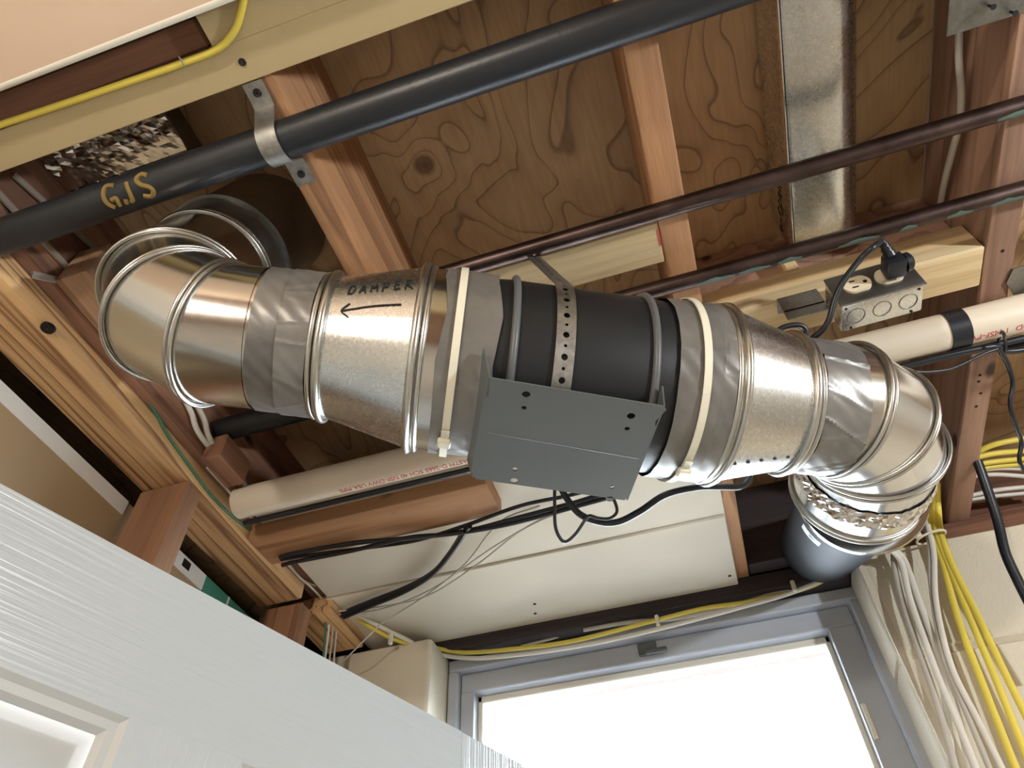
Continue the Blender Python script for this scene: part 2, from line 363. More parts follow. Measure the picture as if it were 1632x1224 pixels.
# block wall with window opening x -0.556..0.283, z -0.10..WT
OX0, OX1, OZ = -0.553, 0.283, -0.02
wallg = G()
wallg.add(*g_box(-1.4, OX0 - 0.006, WY + 0.003, WY + 0.2, fl, WT - 0.004))
wallg.add(*g_box(OX1 + 0.006, 2.6, WY + 0.003, WY + 0.2, fl, WT - 0.004))
wallg.add(*g_box(OX0 - 0.006, OX1 + 0.006, WY + 0.003, WY + 0.2, fl, OZ - 0.004))
wall = wallg.build('wall_front', MT['mortar'], kind='structure', label='cream painted concrete block wall around the window', cat='wall')
def cblock(x0, x1, z0, z1, bull=0):
    y0, y1 = WY, WY + 0.198; R_ = 0.030 if bull < 0 else 0.010
    pts = []
    def corner(cx, cy, a0, a1, r, n=6):
        for k in range(n + 1):
            a = math.radians(a0 + (a1 - a0) * k / n); pts.append((cx + math.cos(a) * r, cy + math.sin(a) * r))
    rl_ = R_ if bull < 0 else 0.003; rr_2 = R_ if bull > 0 else 0.003
    corner(x0 + rl_, y0 + rl_, 180, 270, rl_); corner(x1 - rr_2, y0 + rr_2, 270, 360, rr_2); pts.extend([(x1, y1), (x0, y1)])
    c = 0.003; cx_, cy_ = (x0 + x1) / 2, (y0 + y1) / 2; n = len(pts); v = []
    def inset(q): return (q[0] + (c if q[0] < cx_ else -c) * 0.7, q[1] + (c if q[1] < cy_ else -c))
    for z, ins in ((z0, True), (z0 + c, False), (z1 - c, False), (z1, True)):
        for q in pts: a = inset(q) if ins else q; v.append((a[0], a[1], z))
    f = [(i_ * n + k, i_ * n + (k + 1) % n, (i_ + 1) * n + (k + 1) % n, (i_ + 1) * n + k) for i_ in range(3) for k in range(n)]
    f += [tuple(range(n)), tuple(3 * n + k for k in range(n))]
    mk('block', v, f, MT['block'], wall, smooth=40)
zt = WT; row = 0
while zt > -0.75:
    h = 0.194
    if zt - h > OZ - 0.3:
        lo = zt - h
        xs = [OX1, OX1 + (0.197 if row % 2 else 0.397)]
        while xs[-1] < 1.25: xs.append(xs[-1] + 0.4)
        if lo > OZ - 0.1:
            for i in range(len(xs) - 1): cblock(xs[i] + (0.0035 if i else 0), xs[i + 1] - 0.0035, lo + 0.0025, zt - (0.0025 if row else 0), -1 if i == 0 else 0)
            xs = [OX0, OX0 - (0.297 if row % 2 else 0.497)]
            for i in range(1): cblock(xs[1], xs[0], lo + 0.0025, zt - (0.0025 if row else 0), 1)
        else:
            x = -1.0 + (0.2 if row % 2 else 0)
            while x < 1.2: cblock(x + 0.0035, x + 0.3965, lo + 0.0035, min(zt, OZ) - 0.0035); x += 0.4
    zt -= 0.2; row += 1
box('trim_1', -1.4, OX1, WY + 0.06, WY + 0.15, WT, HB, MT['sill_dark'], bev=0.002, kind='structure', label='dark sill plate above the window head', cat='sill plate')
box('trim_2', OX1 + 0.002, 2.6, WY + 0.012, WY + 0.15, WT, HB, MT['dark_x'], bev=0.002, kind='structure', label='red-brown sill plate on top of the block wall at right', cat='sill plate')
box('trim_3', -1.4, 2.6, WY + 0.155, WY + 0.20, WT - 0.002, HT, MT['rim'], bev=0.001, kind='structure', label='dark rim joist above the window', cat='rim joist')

# window
win = thing('window_1', (-0.13, WY + 0.12, OZ), 'grey-white basement hopper window glaring with daylight', 'window', kind='structure')
wy0, wy1 = 1.345, 1.43
wx0, wx1, wz1 = OX0 + 0.002, OX1 + 0.012, 0.768
box('frame_head', wx0, wx1, wy0, wy1, 0.742, wz1, MT['win'], win, 0.003)
box('frame_jamb', wx0, wx0 + 0.022, wy0, wy1, OZ, 0.742, MT['win'], win, 0.003)
box('frame_jamb', wx1 - 0.028, wx1, wy0, wy1, OZ, 0.742, MT['win'], win, 0.003)
box('frame_sill', wx0, wx1, wy0, wy1, OZ, OZ + 0.03, MT['win'], win, 0.003)
sy0, sy1 = 1.362, 1.40
sx0, sx1, sz0, sz1 = wx0 + 0.024, wx1 - 0.030, OZ + 0.032, 0.740
sw = 0.040
sash = G()
sash.add(*g_box(sx0, sx1, sy0, sy1, sz1 - sw, sz1, 0.002)).add(*g_box(sx0, sx1, sy0, sy1, sz0, sz0 + sw, 0.002))
sash.add(*g_box(sx0, sx0 + 0.028, sy0, sy1, sz0 + sw, sz1 - sw, 0.001)).add(*g_box(sx1 - 0.05, sx1, sy0, sy1, sz0 + sw, sz1 - sw, 0.001))
sash.build('sash', MT['win'], win)
stop = G(); a0, a1, c0, c1 = sx0 + 0.028, sx1 - 0.05, sz0 + sw, sz1 - sw
stop.add(*g_box(a0, a1, sy1 - 0.012, sy1 + 0.006, c1 - 0.014, c1, 0.002)).add(*g_box(a0, a0 + 0.010, sy1 - 0.012, sy1 + 0.006, c0, c1, 0.002)).add(*g_box(a1 - 0.01, a1, sy1 - 0.012, sy1 + 0.006, c0, c1, 0.002))
stop.build('glazing_stop', MT['white_bead'], win)
box('pane', a0, a1, sy1 + 0.006, sy1 + 0.010, c0, c1, MT['glass'], win, 0)
p = ony(1035, 1036, sy0)
lat = G(); lat.add(*g_box(p.x - 0.022, p.x + 0.016, sy0 - 0.006, sy0, p.z - 0.012, p.z + 0.016, 0.002))
lat.add(*g_box(p.x - 0.008, p.x + 0.036, sy0 - 0.016, sy0 - 0.006, p.z - 0.014, p.z - 0.004, 0.003))
lat.build('latch', MT['bracket'], win)
p = ony(1386, 1150, sy0)
box('keeper', p.x - 0.004, p.x + 0.004, sy0 - 0.005, sy0, p.z - 0.03, p.z + 0.03, MT['white_bead'], win, 0.001)
box('porch_soffit', -1.5, 1.5, 1.50, 1.888, 0.90, 0.92, MT['outside'], label='pale soffit board outside above the window glass', cat='soffit')

box('ground', -5, 5, 1.46, 7.0, -0.30, -0.12, MT['soil'], bev=0, kind='structure', label='bare ground outside below the window', cat='ground')
# joists
def joist(x, label, mat, y0=-0.35, y1=1.40, z0=HB):
    o = box('floor_joist', x - 0.019, x + 0.019, y0, y1, z0, HT, mat, None, 0.003, 2, label=label, cat='joist', group='floor joists')
    return o
joist(-0.324, 'brown floor joist held by the gas pipe strap', MT['joist'])
joist(0.083, 'orange-lit floor joist left of the flat metal duct, pale crosspiece butting it', MT['joist'])
joist(0.491, 'reddish floor joist behind the outlet box, running down to the block wall', MT['joist_r'])
joist(-0.730, 'dark floor joist over the partition plate at far left', MT['dark_y'])
joist(0.897, 'floor joist in the bay right of the yellow cables', MT['joist_r'])
j4 = bpy.data.objects['floor_joist.002']
for px, py in [(1562, 598), (1560, 608), (1563, 627), (1556, 648), (1598, 400)]:
    q = onz(px, py, HB - 0.0004); lathe('nail_hole', (q.x, q.y, HB - 0.0008), (0, 0, 1), [(0, .0003), (0, .0022), (.0008, .0024)], MT['dark'], j4, n=10)
# partition: plate, studs, drywall
box('top_plate', -0.822, -0.731, 0.02, 1.03, HB - 0.04, HB - 0.001, MT['plate'], None, 0.004, 2, label='long grainy top plate with a dark bolt hole, running diagonally at left', cat='plate')
box('top_plate', -0.79, -0.700, 1.085, 1.235, HB - 0.04, HB - 0.001, MT['plate'], None, 0.004, 2, label='short top plate piece ending at the block wall', cat='plate')
p = onz(76, 523, HB - 0.0405)
lathe('bolt_hole', (p.x, p.y, HB - 0.0425), (0, 0, 1), [(0, 0.0005), (0, 0.0085), (0.004, 0.0095)], MT['screw'], None, n=20, label='dark round bolt head sunk in the top plate', cat='bolt')
def stud(y, label, x0=-0.822, x1=-0.733):
    box('wall_stud', x0, x1, y, y + 0.038, fl, HB - 0.042, MT['stud'], None, 0.003, 2, label=label, cat='stud', group='partition studs')
stud(0.664, 'brown partition stud standing under the long top plate')
stud(1.035, 'brown partition stud with cables stapled to it, next to the block wall')
dr = thing('drywall_sheet', (-0.85, 0.6, fl), 'tan drywall sheet seen from behind through the stud bays', 'drywall')
box('sheet', -0.852, -0.838, 0.02, 1.235, fl, 0.752, MT['drywall_back'], dr, 0.001)
box('edge_tape', -0.8379, -0.8365, 0.02, 0.664, 0.726, 0.752, MT['label'], dr, 0)
p = onx(306, 880, -0.8365); q = onx(330, 915, -0.8365)
box('label_tape', -0.8379, -0.8364, 0.704, q.y, 0.722, 0.752, MT['label'], dr, 0)
box('print_mark', -0.8366, -0.8360, p.y - 0.012, p.y + 0.008, 0.732, 0.747, MT['screw'], dr, 0)
box('green_tape', -0.8379, -0.8365, q.y, 1.03, 0.715, 0.752, MT['green_tape'], dr, 0)
box('tape_stripe', -0.8366, -0.8360, q.y + 0.07, q.y + 0.076, 0.715, 0.752, MT['label'], dr, 0)

# ceiling pieces at top left
dp = thing('ceiling_drywall', (-0.7, -0.4, 0.77), 'pinkish-white drywall ceiling with a rounded white edge, nearest at top left', 'drywall')
zc = 0.775; yc = 0.1105 * zc
box('sheet', -0.744, -0.05, -1.2, yc - 0.004, zc, zc + 0.013, MT['drywall_pink'], dp, 0.001)
tube('edge_bead', [(-0.744, yc - 0.004, zc + 0.003), (-0.05, yc - 0.004, zc + 0.003)], 0.0042, MT['white_bead'], dp, n=10, sm=0)
tb = thing('tan_board', (-0.4, 0.14, 0.797), 'tan drywall strip with a screw, above the black gas pipe', 'drywall')
zb = 0.797
box('strip', -1.6, 0.6, 0.1525 * zb, 0.2027 * zb, zb, zb + 0.0125, MT['drywall_tan'], tb, 0.0008)
box('strip', -0.345, 0.6, -0.7, 0.1525 * zb + .0002, zb, zb + 0.0125, MT['drywall_tan'], tb, 0.0008)
p = onz(386, 99, zb)
lathe('screw', (p.x, p.y, zb - 0.0012), (0, 0, 1), [(0, 0.0006), (0.0006, 0.0012), (0, 0.0022), (0, 0.0038), (0.0012, 0.0042)], MT['screw'], tb, n=16)
box('nailer', -1.6, -0.352, 0.088, 0.1205, HB - 0.001, HB + 0.08, MT['dark_x'], None, 0.003, label='dark brown nailer board between pink ceiling and tan strip', cat='board')
for i, (px, py, l) in enumerate([(350, 48, 'long'), (360, 40, 'short')]):
    p = onz(px, py, 0.86)
    box('wood_scrap', p.x - 0.004, p.x + 0.006, p.y - 0.03, p.y + 0.016, 0.85, 0.99, MT['osb'], None, 0.001, label='%s splintered wood scrap beside the yellow cable bend' % l, cat='wood scrap', group='wood scraps at top left')
# ================================================================== pipes
def xpipe_shape(P0, P1, r, n=28): return g_tube([P0, P1], r, n)
gy, gz, gr = 0.2265, HB - 0.0235, 0.0213
gas = thing('gas_pipe', (-0.5, gy, gz - gr), 'black iron gas pipe stencilled in yellow, strapped across the joists', 'pipe')
v, f = g_tube([(-1.5, gy, gz), (1.5, gy, gz)], gr, 40); mk('pipe', v, f, MT['gas'], gas)
def strokes(mapf, lines, r, name, mat, parent, n=6):
    g = G()
    for ln in lines:
        Q = catmull([Vector((a, b, 0)) for a, b in ln], 5) if len(ln) > 2 else [Vector((ln[0][0] + (ln[1][0] - ln[0][0]) * k / 6, ln[0][1] + (ln[1][1] - ln[0][1]) * k / 6, 0)) for k in range(7)]
        g.add(*g_tube([mapf(q.x, q.y) for q in Q], r, n))
    return g.build(name, mat, parent)
pc = onz(200, 289, gz - 0.01)
def gmap(s, h):     # s along x, h around the pipe (up in the picture = towards the viewer's near side)
    # angle 0 = straight down
    th = math.radians(2) + h / gr
    return (pc.x + s, gy - math.sin(th) * gr, gz - math.cos(th) * gr)
GASL = [[(.016, .0225), (.006, .0245), (.0005, .015), (.001, .006), (.006, -.001)], [(.0075, .008), (.014, .008), (.013, -.001)],
        [(.022, -.001), (.024, .004)], [(.033, .021), (.033, .009), (.031, .001), (.028, -.0005)],
        [(.060, .021), (.053, .0245), (.046, .020), (.050, .013), (.058, .0085), (.060, .003), (.054, -.002), (.046, .0015)]]
GASL = [[((x - .030), y - 0.004) for x, y in l] for l in GASL]
strokes(gmap, GASL, 0.0029, 'stencil_letters', MT['yellow_paint'], gas)
# strap on joist
def flatstrip(path, width_dir, w, th, holes=()):
    """solid strip along a path"""
    P = [Vector(p) for p in path]; wd = Vector(width_dir).normalized(); v = []; f = []
    for i, p in enumerate(P):
        a = P[max(0, i - 1)]; b = P[min(len(P) - 1, i + 1)]; t = (b - a).normalized(); nn = t.cross(wd).normalized()
        for s1, s2 in ((-1, -1), (1, -1), (1, 1), (-1, 1)): v.append(p + wd * (s1 * w / 2) + nn * (s2 * th / 2))
    n = len(P)
    for i in range(n - 1):
        for k in range(4): f.append((i * 4 + k, i * 4 + (k + 1) % 4, (i + 1) * 4 + (k + 1) % 4, (i + 1) * 4 + k))
    f.append((0, 1, 2, 3)); f.append(tuple((n - 1) * 4 + k for k in range(4)))
    return v, f
xs_ = onz(440, 215, gz).x - 0.004
ps = thing('pipe_strap', (xs_, gy, gz - gr), 'grey steel two-hole strap clamping the gas pipe to a joist', 'strap')
zj = HB - 0.0025; pts = [(xs_, gy - 0.062, zj), (xs_, gy - 0.045, zj), (xs_, gy - 0.034, zj - 0.002)]
for k in range(0, 13):
    a = math.radians(-80 + k * 160 / 12); pts.append((xs_, gy + math.sin(a) * (gr + 0.0022), gz - math.cos(a) * (gr + 0.0022)))
pts += [(xs_, gy + 0.031, zj - 0.002), (xs_, gy + 0.040, zj), (xs_, gy + 0.062, zj)]
v, f = flatstrip(pts, (1, 0, 0), 0.024, 0.0022); mk('band', v, f, MT['brack_galv'], ps, smooth=50)
for yy in (gy - 0.05, gy + 0.049):
    lathe('screw', (xs_, yy, zj - 0.0034), (0, 0, 1), [(0, 0.0005), (0.0008, 0.0014), (0, 0.0024), (0, 0.0042), (0.002, 0.0048)], MT['screw'], ps, n=16)
def cpipe(y, z, label, x0=-0.35):
    cp = thing('copper_pipe', (0.3, y, z - 0.011), label, 'pipe', 'old copper water pipes')
    v, f = g_tube([(x0, y, z), (1.5, y, z)], 0.0111, 24); mk('pipe', v, f, MT['copper'], cp)
    return cp
c1 = cpipe(0.569 * 0.796, 0.796, 'upper tarnished copper pipe, passing just above the pale crosspiece')
c2 = cpipe(0.710 * 0.796, 0.796, 'lower tarnished copper pipe with green stains, nearer the outlet box')
m_, nt_, b_ = newmat('verdigris'); b_.inputs['Base Color'].default_value = (*lin((92, 110, 102)), 1); b_.inputs['Roughness'].default_value = 0.8; MT['verd'] = m_
def stain(cp, y, z, xs):
    for x, L in xs:
        g = G(); n = 7; v = []
        for i in range(n):
            for k in range(5):
                th = math.radians(-8 + 13 * k + random.uniform(-5, 5)); e = 1 - abs(i / (n - 1) - .5) * 1.2
                th = math.radians(22) + (th - math.radians(22)) * max(.15, e)
                rr = 0.0113; v.append((x + L * (i / (n - 1) - .5), y + math.sin(th) * rr, z - math.cos(th) * rr))
        g.add(v, [(i * 5 + k, i * 5 + k + 1, (i + 1) * 5 + k + 1, (i + 1) * 5 + k) for i in range(n - 1) for k in range(4)])
        g.build('green_stain', MT['verd'], cp)
stain(c2, .710 * .796, .796, [(0.12, .05), (0.17, .04), (0.215, .03), (0.30, .05), (0.42, .03), (0.475, .04), (.36, .02)]); stain(c1, .569 * .796, .796, [(0.475, .05), (.52, .03)])
# pvc pipe
vy, vz, vr = 0.755, 0.782, 0.0262
pv = thing('pvc_pipe', (0, vy, vz - vr), 'cream PVC drain pipe with red print, running behind the fan', 'pipe')
v, f = g_tube([(-0.702, vy, vz), (1.5, vy, vz)], vr, 36); mk('pipe', v, f, MT['pvc'], pv)
def pvctext(txt, x_right, size, name, ang0=20):
    v, f = text_shape(txt, size)
    out = []
    for q in v:   # rotated half a turn: text runs towards -x, letter tops point down the picture
        th = math.radians(ang0) + q.y / vr
        rr = vr + 0.0002 + q.z
        out.append((x_right - q.x, vy + math.sin(th) * rr, vz - math.cos(th) * rr))
    mk(name, out, f, MT['red_ink'], pv)
pvctext('DWV PIPE ASTM  1-OD  1 NSF-PW', 0.62, 0.0125, 'print', -10)
pvctext('PVC-1 1/2 ASTM D-2665 SCH 40 NSF-DWV USA PIPE', -0.24, 0.012, 'print', -6)
xt = onz(1527, 520, vz - 0.01).x
lathe('pipe_tape', (xt - 0.013, vy, vz), (1, 0, 0), [(0, vr), (0, vr + 0.0016), (0.026, vr + 0.0016), (0.026, vr)], MT['cable_black'], None, n=40, label='black tape band wrapped round the PVC pipe and cables', cat='tape')

# ================================================================== flat metal duct in the joist bay
du = thing('wall_stack_duct', (0.29, 0.3, 0.86), 'flat oval galvanised duct running along the joist bay beside the copper pipes', 'duct')
prof = []
xc, w_, zd0, zd1 = 0.301, 0.0515, 0.895, 0.992
prof = [(xc - w_, zd1), (xc - w_, zd0 + 0.003), (xc - w_ + 0.003, zd0), (xc - w_ + 0.008, zd0 - 0.0005)]
for k in range(1, 12):
    q = k / 12; prof.append((xc - w_ + 0.008 + (2 * w_ - 0.008) * (q ** 0.9), zd0 - 0.0005 - 0.006 * math.sin(math.pi * min(1, q * 1.15)) + 0.030 * max(0, q - .55) ** 2 / 0.2))
prof += [(xc + w_, zd0 + 0.045), (xc + w_, zd1)]
ys = [-0.3 + i * 0.05 for i in range(20)]; ys = [y for y in ys if y < 0.625] + [0.63]
v = [(x, y, z) for y in ys for x, z in prof]; n = len(prof)
f = [(i * n + k, i * n + k + 1, (i + 1) * n + k + 1, (i + 1) * n + k) for i in range(len(ys) - 1) for k in range(n - 1)]
mk('sheet', v, f, MT['galv_rough'], du, smooth=50)
xseam = xc - w_ + 0.004
box('seam', xseam - 0.0035, xseam - .0015, -0.3, 0.63, zd0 - 0.0022, zd0 + 0.006, MT['bright'], du, 0.0005)
box('seam_gap', xseam - .0015, xseam + 0.0002, -0.3, 0.63, zd0 - 0.0004, zd0 + 0.002, MT['dark'], du, 0)
# handwriting "Open <-" on the side
sx_ = xc - w_ - 0.0003
_o, _n = onx(1245, 343, sx_), onx(1243, 300, sx_)
def omap(s, h): return (sx_, _o.y + (_n.y - _o.y) * s / 0.038, _o.z + (_n.z - _o.z) * s / 0.038 + (h - .006) * 1.7)
OPEN = [[(0, .006), (.004, .001), (.009, .004), (.009, .011), (.004, .014), (0, .010), (0, .006)], [(.014, -.005), (.014, .010), (.018, .011), (.021, .007), (.018, .003), (.014, .004)],
        [(.025, .006), (.031, .007), (.030, .011), (.026, .010), (.025, .005), (.029, .002), (.032, .003)], [(.036, .002), (.036, .010), (.040, .010), (.041, .002)],
        [(-.004, .007), (-.024, .006)], [(-.018, .011), (-.024, .006), (-.018, .002)]]
strokes(omap, OPEN, 0.0009, 'handwriting', MT['ink'], du)
# ================================================================== lumber pieces in the bays
box('crosspiece', -0.304, 0.0635, 0.475, 0.537, HB + 0.001, HB + 0.038, MT['pale_x'], None, 0.002, label='pale new crosspiece between two joists, above the fan', cat='lumber')
box('red_mark', 0.0605, 0.0635, 0.485, 0.510, HB + 0.0004, HB + 0.0012, MT['red_ink'], bpy.data.objects['crosspiece'], 0)
obk = box('outlet_block', 0.103, 0.471, 0.648, 0.714, HB + 0.0005, HB + 0.062, MT['pale_x'], None, 0.003, label='pale wood block carrying the outlet box', cat='lumber')
box('joist_blocking', 0.103, 0.471, 0.668, 0.706, HB + 0.064, HT - 0.001, MT['joist_r'], None, 0.003, label='reddish blocking board above the outlet block', cat='lumber')
p = ony(1262, 428, 0.648)
box('broken_chip', p.x - 0.010, p.x + 0.010, 0.646, 0.667, HB + 0.063, HB + 0.105, MT['pale_x'], None, 0.003, label='bright broken wood chip under the lower copper pipe', cat='wood scrap')
box('flat_cleat', -0.73, -0.289, 0.832, 0.915, HB - 0.039, HB - 0.001, MT['block_x'], None, 0.003, 2, label='brown flat cleat nailed under the joists, black cables below it', cat='lumber')
for i in range(1):
    box('rough_block', -0.707, -0.655, 0.305, 0.43, HB - 0.005, HB + 0.07, MT['rough_wood'], None, 0.004, 2, label='rough weathered wood block beside the left elbow', cat='lumber')
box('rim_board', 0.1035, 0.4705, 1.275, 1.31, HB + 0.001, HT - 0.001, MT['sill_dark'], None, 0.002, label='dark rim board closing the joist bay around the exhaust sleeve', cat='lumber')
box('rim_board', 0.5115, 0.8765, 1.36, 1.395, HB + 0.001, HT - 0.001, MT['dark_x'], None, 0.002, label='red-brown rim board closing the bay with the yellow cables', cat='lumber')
# white boards under the joists
zp = HB - 0.012
box('white_board', -0.71, 0.077, 0.80, 1.082, HB - 0.010, HB - 0.001, MT['white_board'], None, 0.001, label='white painted board nearer the fan, cables hanging under it', cat='board')
wb = thing('white_board', (-0.3, 1.2, zp - 0.006), 'larger white painted board with nail holes, directly before the window', 'board')
box('board', -0.715, 0.077, 1.0835, 1.325, HB - 0.014, HB - 0.001, MT['white_board'], wb, 0.002)
for px, py in [(1146, 809), (1163, 918), (815, 886), (808, 880), (852, 963), (853, 978)]:
    q = onz(px, py, HB - 0.0145)
    if q.y > 1.085: lathe('nail_head', (q.x, q.y, HB - 0.0147), (0, 0, 1), [(0, 0.0004), (0, 0.0032), (0.0008, 0.0034)], MT['screw'], wb, n=10)
# light strips on the joist at far left
for i, (a, b, l) in enumerate([((22, 278), (205, 445), 'right'), ((-10, 300), (117, 436), 'left'), ((52, 438), (90, 446), 'short')]):
    A_ = onx(a[0], a[1], -0.706); B_ = onx(b[0], b[1], -0.706)
    v, f = flatstrip([A_, B_], (B_ - A_).cross(Vector((1, 0, 0))), 0.009, 0.003)
    mk('lath_strip', v, f, MT['lath'], None, label='pale lath strip on the dark joist at far left, %s one' % l, cat='lath', group='lath strips at far left')
# ================================================================== fan train
FA = Vector((-0.381, 0.365, 0.617)); FD = Vector((0.57, 0.278, -0.027)).normalized()
def ax(t): return FA + FD * t
E1 = -(ax(0.3)); E1 = (E1 - FD * E1.dot(FD)).normalized(); E2 = FD.cross(E1)
if E2.z < 0: E2 = -E2
def onfan(t, deg, r):
    a = math.radians(deg); return ax(t) + E1 * (math.cos(a) * r) + E2 * (math.sin(a) * r)
def ringloop(t, r, tilt=0.0, n=48, tdeg=0.0):
    return [onfan(t + tilt * math.sin(math.radians(360 * k / n) + math.radians(tdeg)), 360 * k / n, r) for k in range(n)]
def bead(name, t, r, rb, mat, parent, tilt=0):
    v, f = g_tube(ringloop(t, r, tilt), rb, 8, True); return mk(name, v, f, mat, parent, smooth=60)
RP, RF = 0.0765, 0.1
rnd = random.Random(3)
def wrinkle(amp, seed, n=14, long=False):
    rr = random.Random(seed); W_ = [(rr.uniform(0, 6.28), rr.uniform(0.014, 0.035), rr.uniform(-1.5, 1.5), rr.uniform(0.3, 1)) for _ in range(n)]
    def w(t, th):
        s = 0
        for c, wd, sk, a in W_:
            d = (th - c - sk * t * 6 + math.pi) % (2 * math.pi) - math.pi
            s += a * math.exp(-(d / wd) ** 2)
        return amp * s + 0.0003 * math.sin(th * 23 + t * 300)
    return w
def g_band(t0, t1, r0, r1, mat, name, parent, seed, amp=0.001, n=260, m=12, ragged=0.003):
    rr = random.Random(seed); w = wrinkle(amp, seed); v = []; f = []
    e0 = [rr.uniform(-ragged, ragged) for _ in range(12)]; e1 = [rr.uniform(-ragged, ragged) for _ in range(12)]
    def edge(e, th):
        x = th / (2 * math.pi) * 12; i = int(x) % 12; fr = x - int(x); return e[i] * (1 - fr) + e[(i + 1) % 12] * fr
    for j in range(m + 1):
        for k in range(n):
            th = 2 * math.pi * k / n; s = j / m
            t = t0 + edge(e0, th) + (t1 + edge(e1, th) - t0 - edge(e0, th)) * s
            r = r0 + (r1 - r0) * s + 0.0012 + w(t, th)
            a = onfan(t, math.degrees(th), r); v.append(a)
    for j in range(m):
        for k in range(n): f.append((j * n + k, j * n + (k + 1) % n, (j + 1) * n + (k + 1) % n, (j + 1) * n + k))
    return mk(name, v, f, mat, parent, smooth=25)
# --- gored elbows
def gored(P, r, mat, parent, beads, n=56, lip=0.0012, seg_mats=None):
    P = [Vector(p) for p in P]; D = [(P[i + 1] - P[i]).normalized() for i in range(len(P) - 1)]
    a, b = perp(D[0])
    bases = [(a, b)]
    for i in range(1, len(D)):
        q = D[i - 1].rotation_difference(D[i]); a = q @ a; b = q @ b; bases.append((a.copy(), b.copy()))
    NP = [D[0]] + [(D[i - 1] + D[i]).normalized() for i in range(1, len(D))] + [D[-1]]
    def ring(i, s, rr, sh=0.0):
        a, b = bases[s]; d = D[s]; out = []
        for k in range(n):
            th = 2 * math.pi * k / n; q = P[i] + a * (math.cos(th) * rr) + b * (math.sin(th) * rr)
            q = q + d * ((P[i] - q).dot(NP[i]) / d.dot(NP[i]) + sh); out.append(q)
        return out
    for s in range(len(D)):
        rr = r + (lip if s % 2 else 0)
        v = ring(s, s, rr) + ring(s + 1, s, rr); f = [(k, (k + 1) % n, n + (k + 1) % n, n + k) for k in range(n)]
        mk('gore', v, f, (seg_mats[s] if seg_mats else mat), parent, smooth=40)
    for i in beads:
        s = min(i, len(D) - 1)
        for sh in (-0.004, 0.003):
            v, f = g_tube(ring(i, s, r + lip + 0.001, sh), 0.0023, 8, True); mk('bead', v, f, MT['bead'], parent, smooth=60)
    return D
el = thing('duct_elbow', (-0.49, 0.31, 0.62), 'adjustable galvanised elbow at left, turning up to the ceiling under the gas pipe', 'duct elbow')
dl = -FD; P0 = ax(0.0); P1 = ax(-0.048)
axis_b = dl.cross(Vector((0.03, 0.24, 0.97))).normalized(); up_ = Vector((0.03, 0.24, 0.97)).normalized(); tot = dl.angle(up_)
PP = [P0, P1]
for i in (1, 2, 3):
    dd = Matrix.Rotation(tot * i / 3, 3, axis_b) @ dl
    PP.append(PP[-1] + dd * (0.058 if i < 3 else 0.085))
gored(PP, RP, MT['galv'], el, [1, 2, 3, 4])
ri = thing('riser_collar', (PP[-1].x, PP[-1].y, PP[-1].z), 'dark round riser collar between left elbow and subfloor', 'duct')
Lr = (HT - PP[-1].z) / up_.z
lathe('pipe', PP[-1], up_, [(0, RP + .004), (0.05, RP + .004), (0.05, RP + .009), (0.056, RP + .009), (0.056, RP + 0.004), (Lr, RP + 0.004)], MT['galv_dark'], ri)
# --- left reducer with damper writing
rl = thing('damper_reducer', ax(0.1) - Vector((0, 0, 0.1)), 'galvanised reducer marked DAMPER with an arrow, left of the fan', 'duct reducer')
lathe('pipe', ax(0), FD, [(-0.004, RP - .001), (0.074, RP - .001)], MT['galv'], rl)
lathe('cone', ax(0), FD, [(0.070, RP + .001), (0.078, RP + .001), (0.163, RF - 0.001), (0.167, RF)], MT['galv_rough'], rl)
lathe('collar', ax(0), FD, [(0.167, RF - .001), (0.21, RF - .001)], MT['galv'], rl)
for t, r, rb in ((0.064, RP + .001, .003), (0.072, RP + .003, .0042), (0.166, RF + .001, .0045), (0.174, RF, .003)): bead('bead', t, r, rb, MT['bead'], rl)
g_band(0.003, 0.036, RP, RP, MT['tape'], 'tape', rl, 5, 0.0004, ragged=0.002)
g_band(0.030, 0.061, RP + .0012, RP + .0012, MT['tape'], 'tape', rl, 6, 0.0011, ragged=0.002)
g_band(0.190, 0.246, RF, RF - .001, MT['tape'], 'tape', rl, 8, 0.0006, ragged=0.004)
def rcone(t): return RP + .001 + (RF - RP - .002) * (t - 0.078) / 0.085
def dmap(s, h):       # s in metres along axis from t0, h in degrees
    t = 0.090 + s; return onfan(t, h, rcone(t) + 0.0007)
LET = {'D': [[(0, 0), (.08, 1)], [(0, .95), (.5, .9), (.62, .45), (.4, .05), (-.05, 0)]], 'A': [[(0, 0), (.35, .85), (.6, -.05)], [(.12, .3), (.5, .3)]],
       'M': [[(0, 0), (.1, .75), (.3, .3), (.55, .8), (.65, 0)]], 'P': [[(.05, -.1), (.1, .9)], [(.0, .85), (.5, .8), (.45, .4), (.1, .4)]],
       'E': [[(.1, 0), (.1, .95), (.6, 1.0)], [(.1, .5), (.5, .55)], [(.1, 0), (.65, .08)]], 'R': [[(.05, -.05), (.12, .9)], [(.05, .9), (.5, .85), (.45, .5), (.1, .42)], [(.15, .42), (.75, -.05)]]}
ls = []
for i, ch in enumerate('DAMPER'):
    for ln in LET[ch]: ls.append([(0.0025 + i * 0.0112 + x * 0.0100, 42.5 + 2.0 * i / 5 + y * 9.0) for x, y in ln])
ls += [[(0.058, 31.5), (0.03, 30.5), (0.0, 27.0)], [(0.007, 33), (0.0, 27), (0.008, 22)]]
strokes(dmap, ls, 0.00085, 'handwriting', MT['ink'], rl)
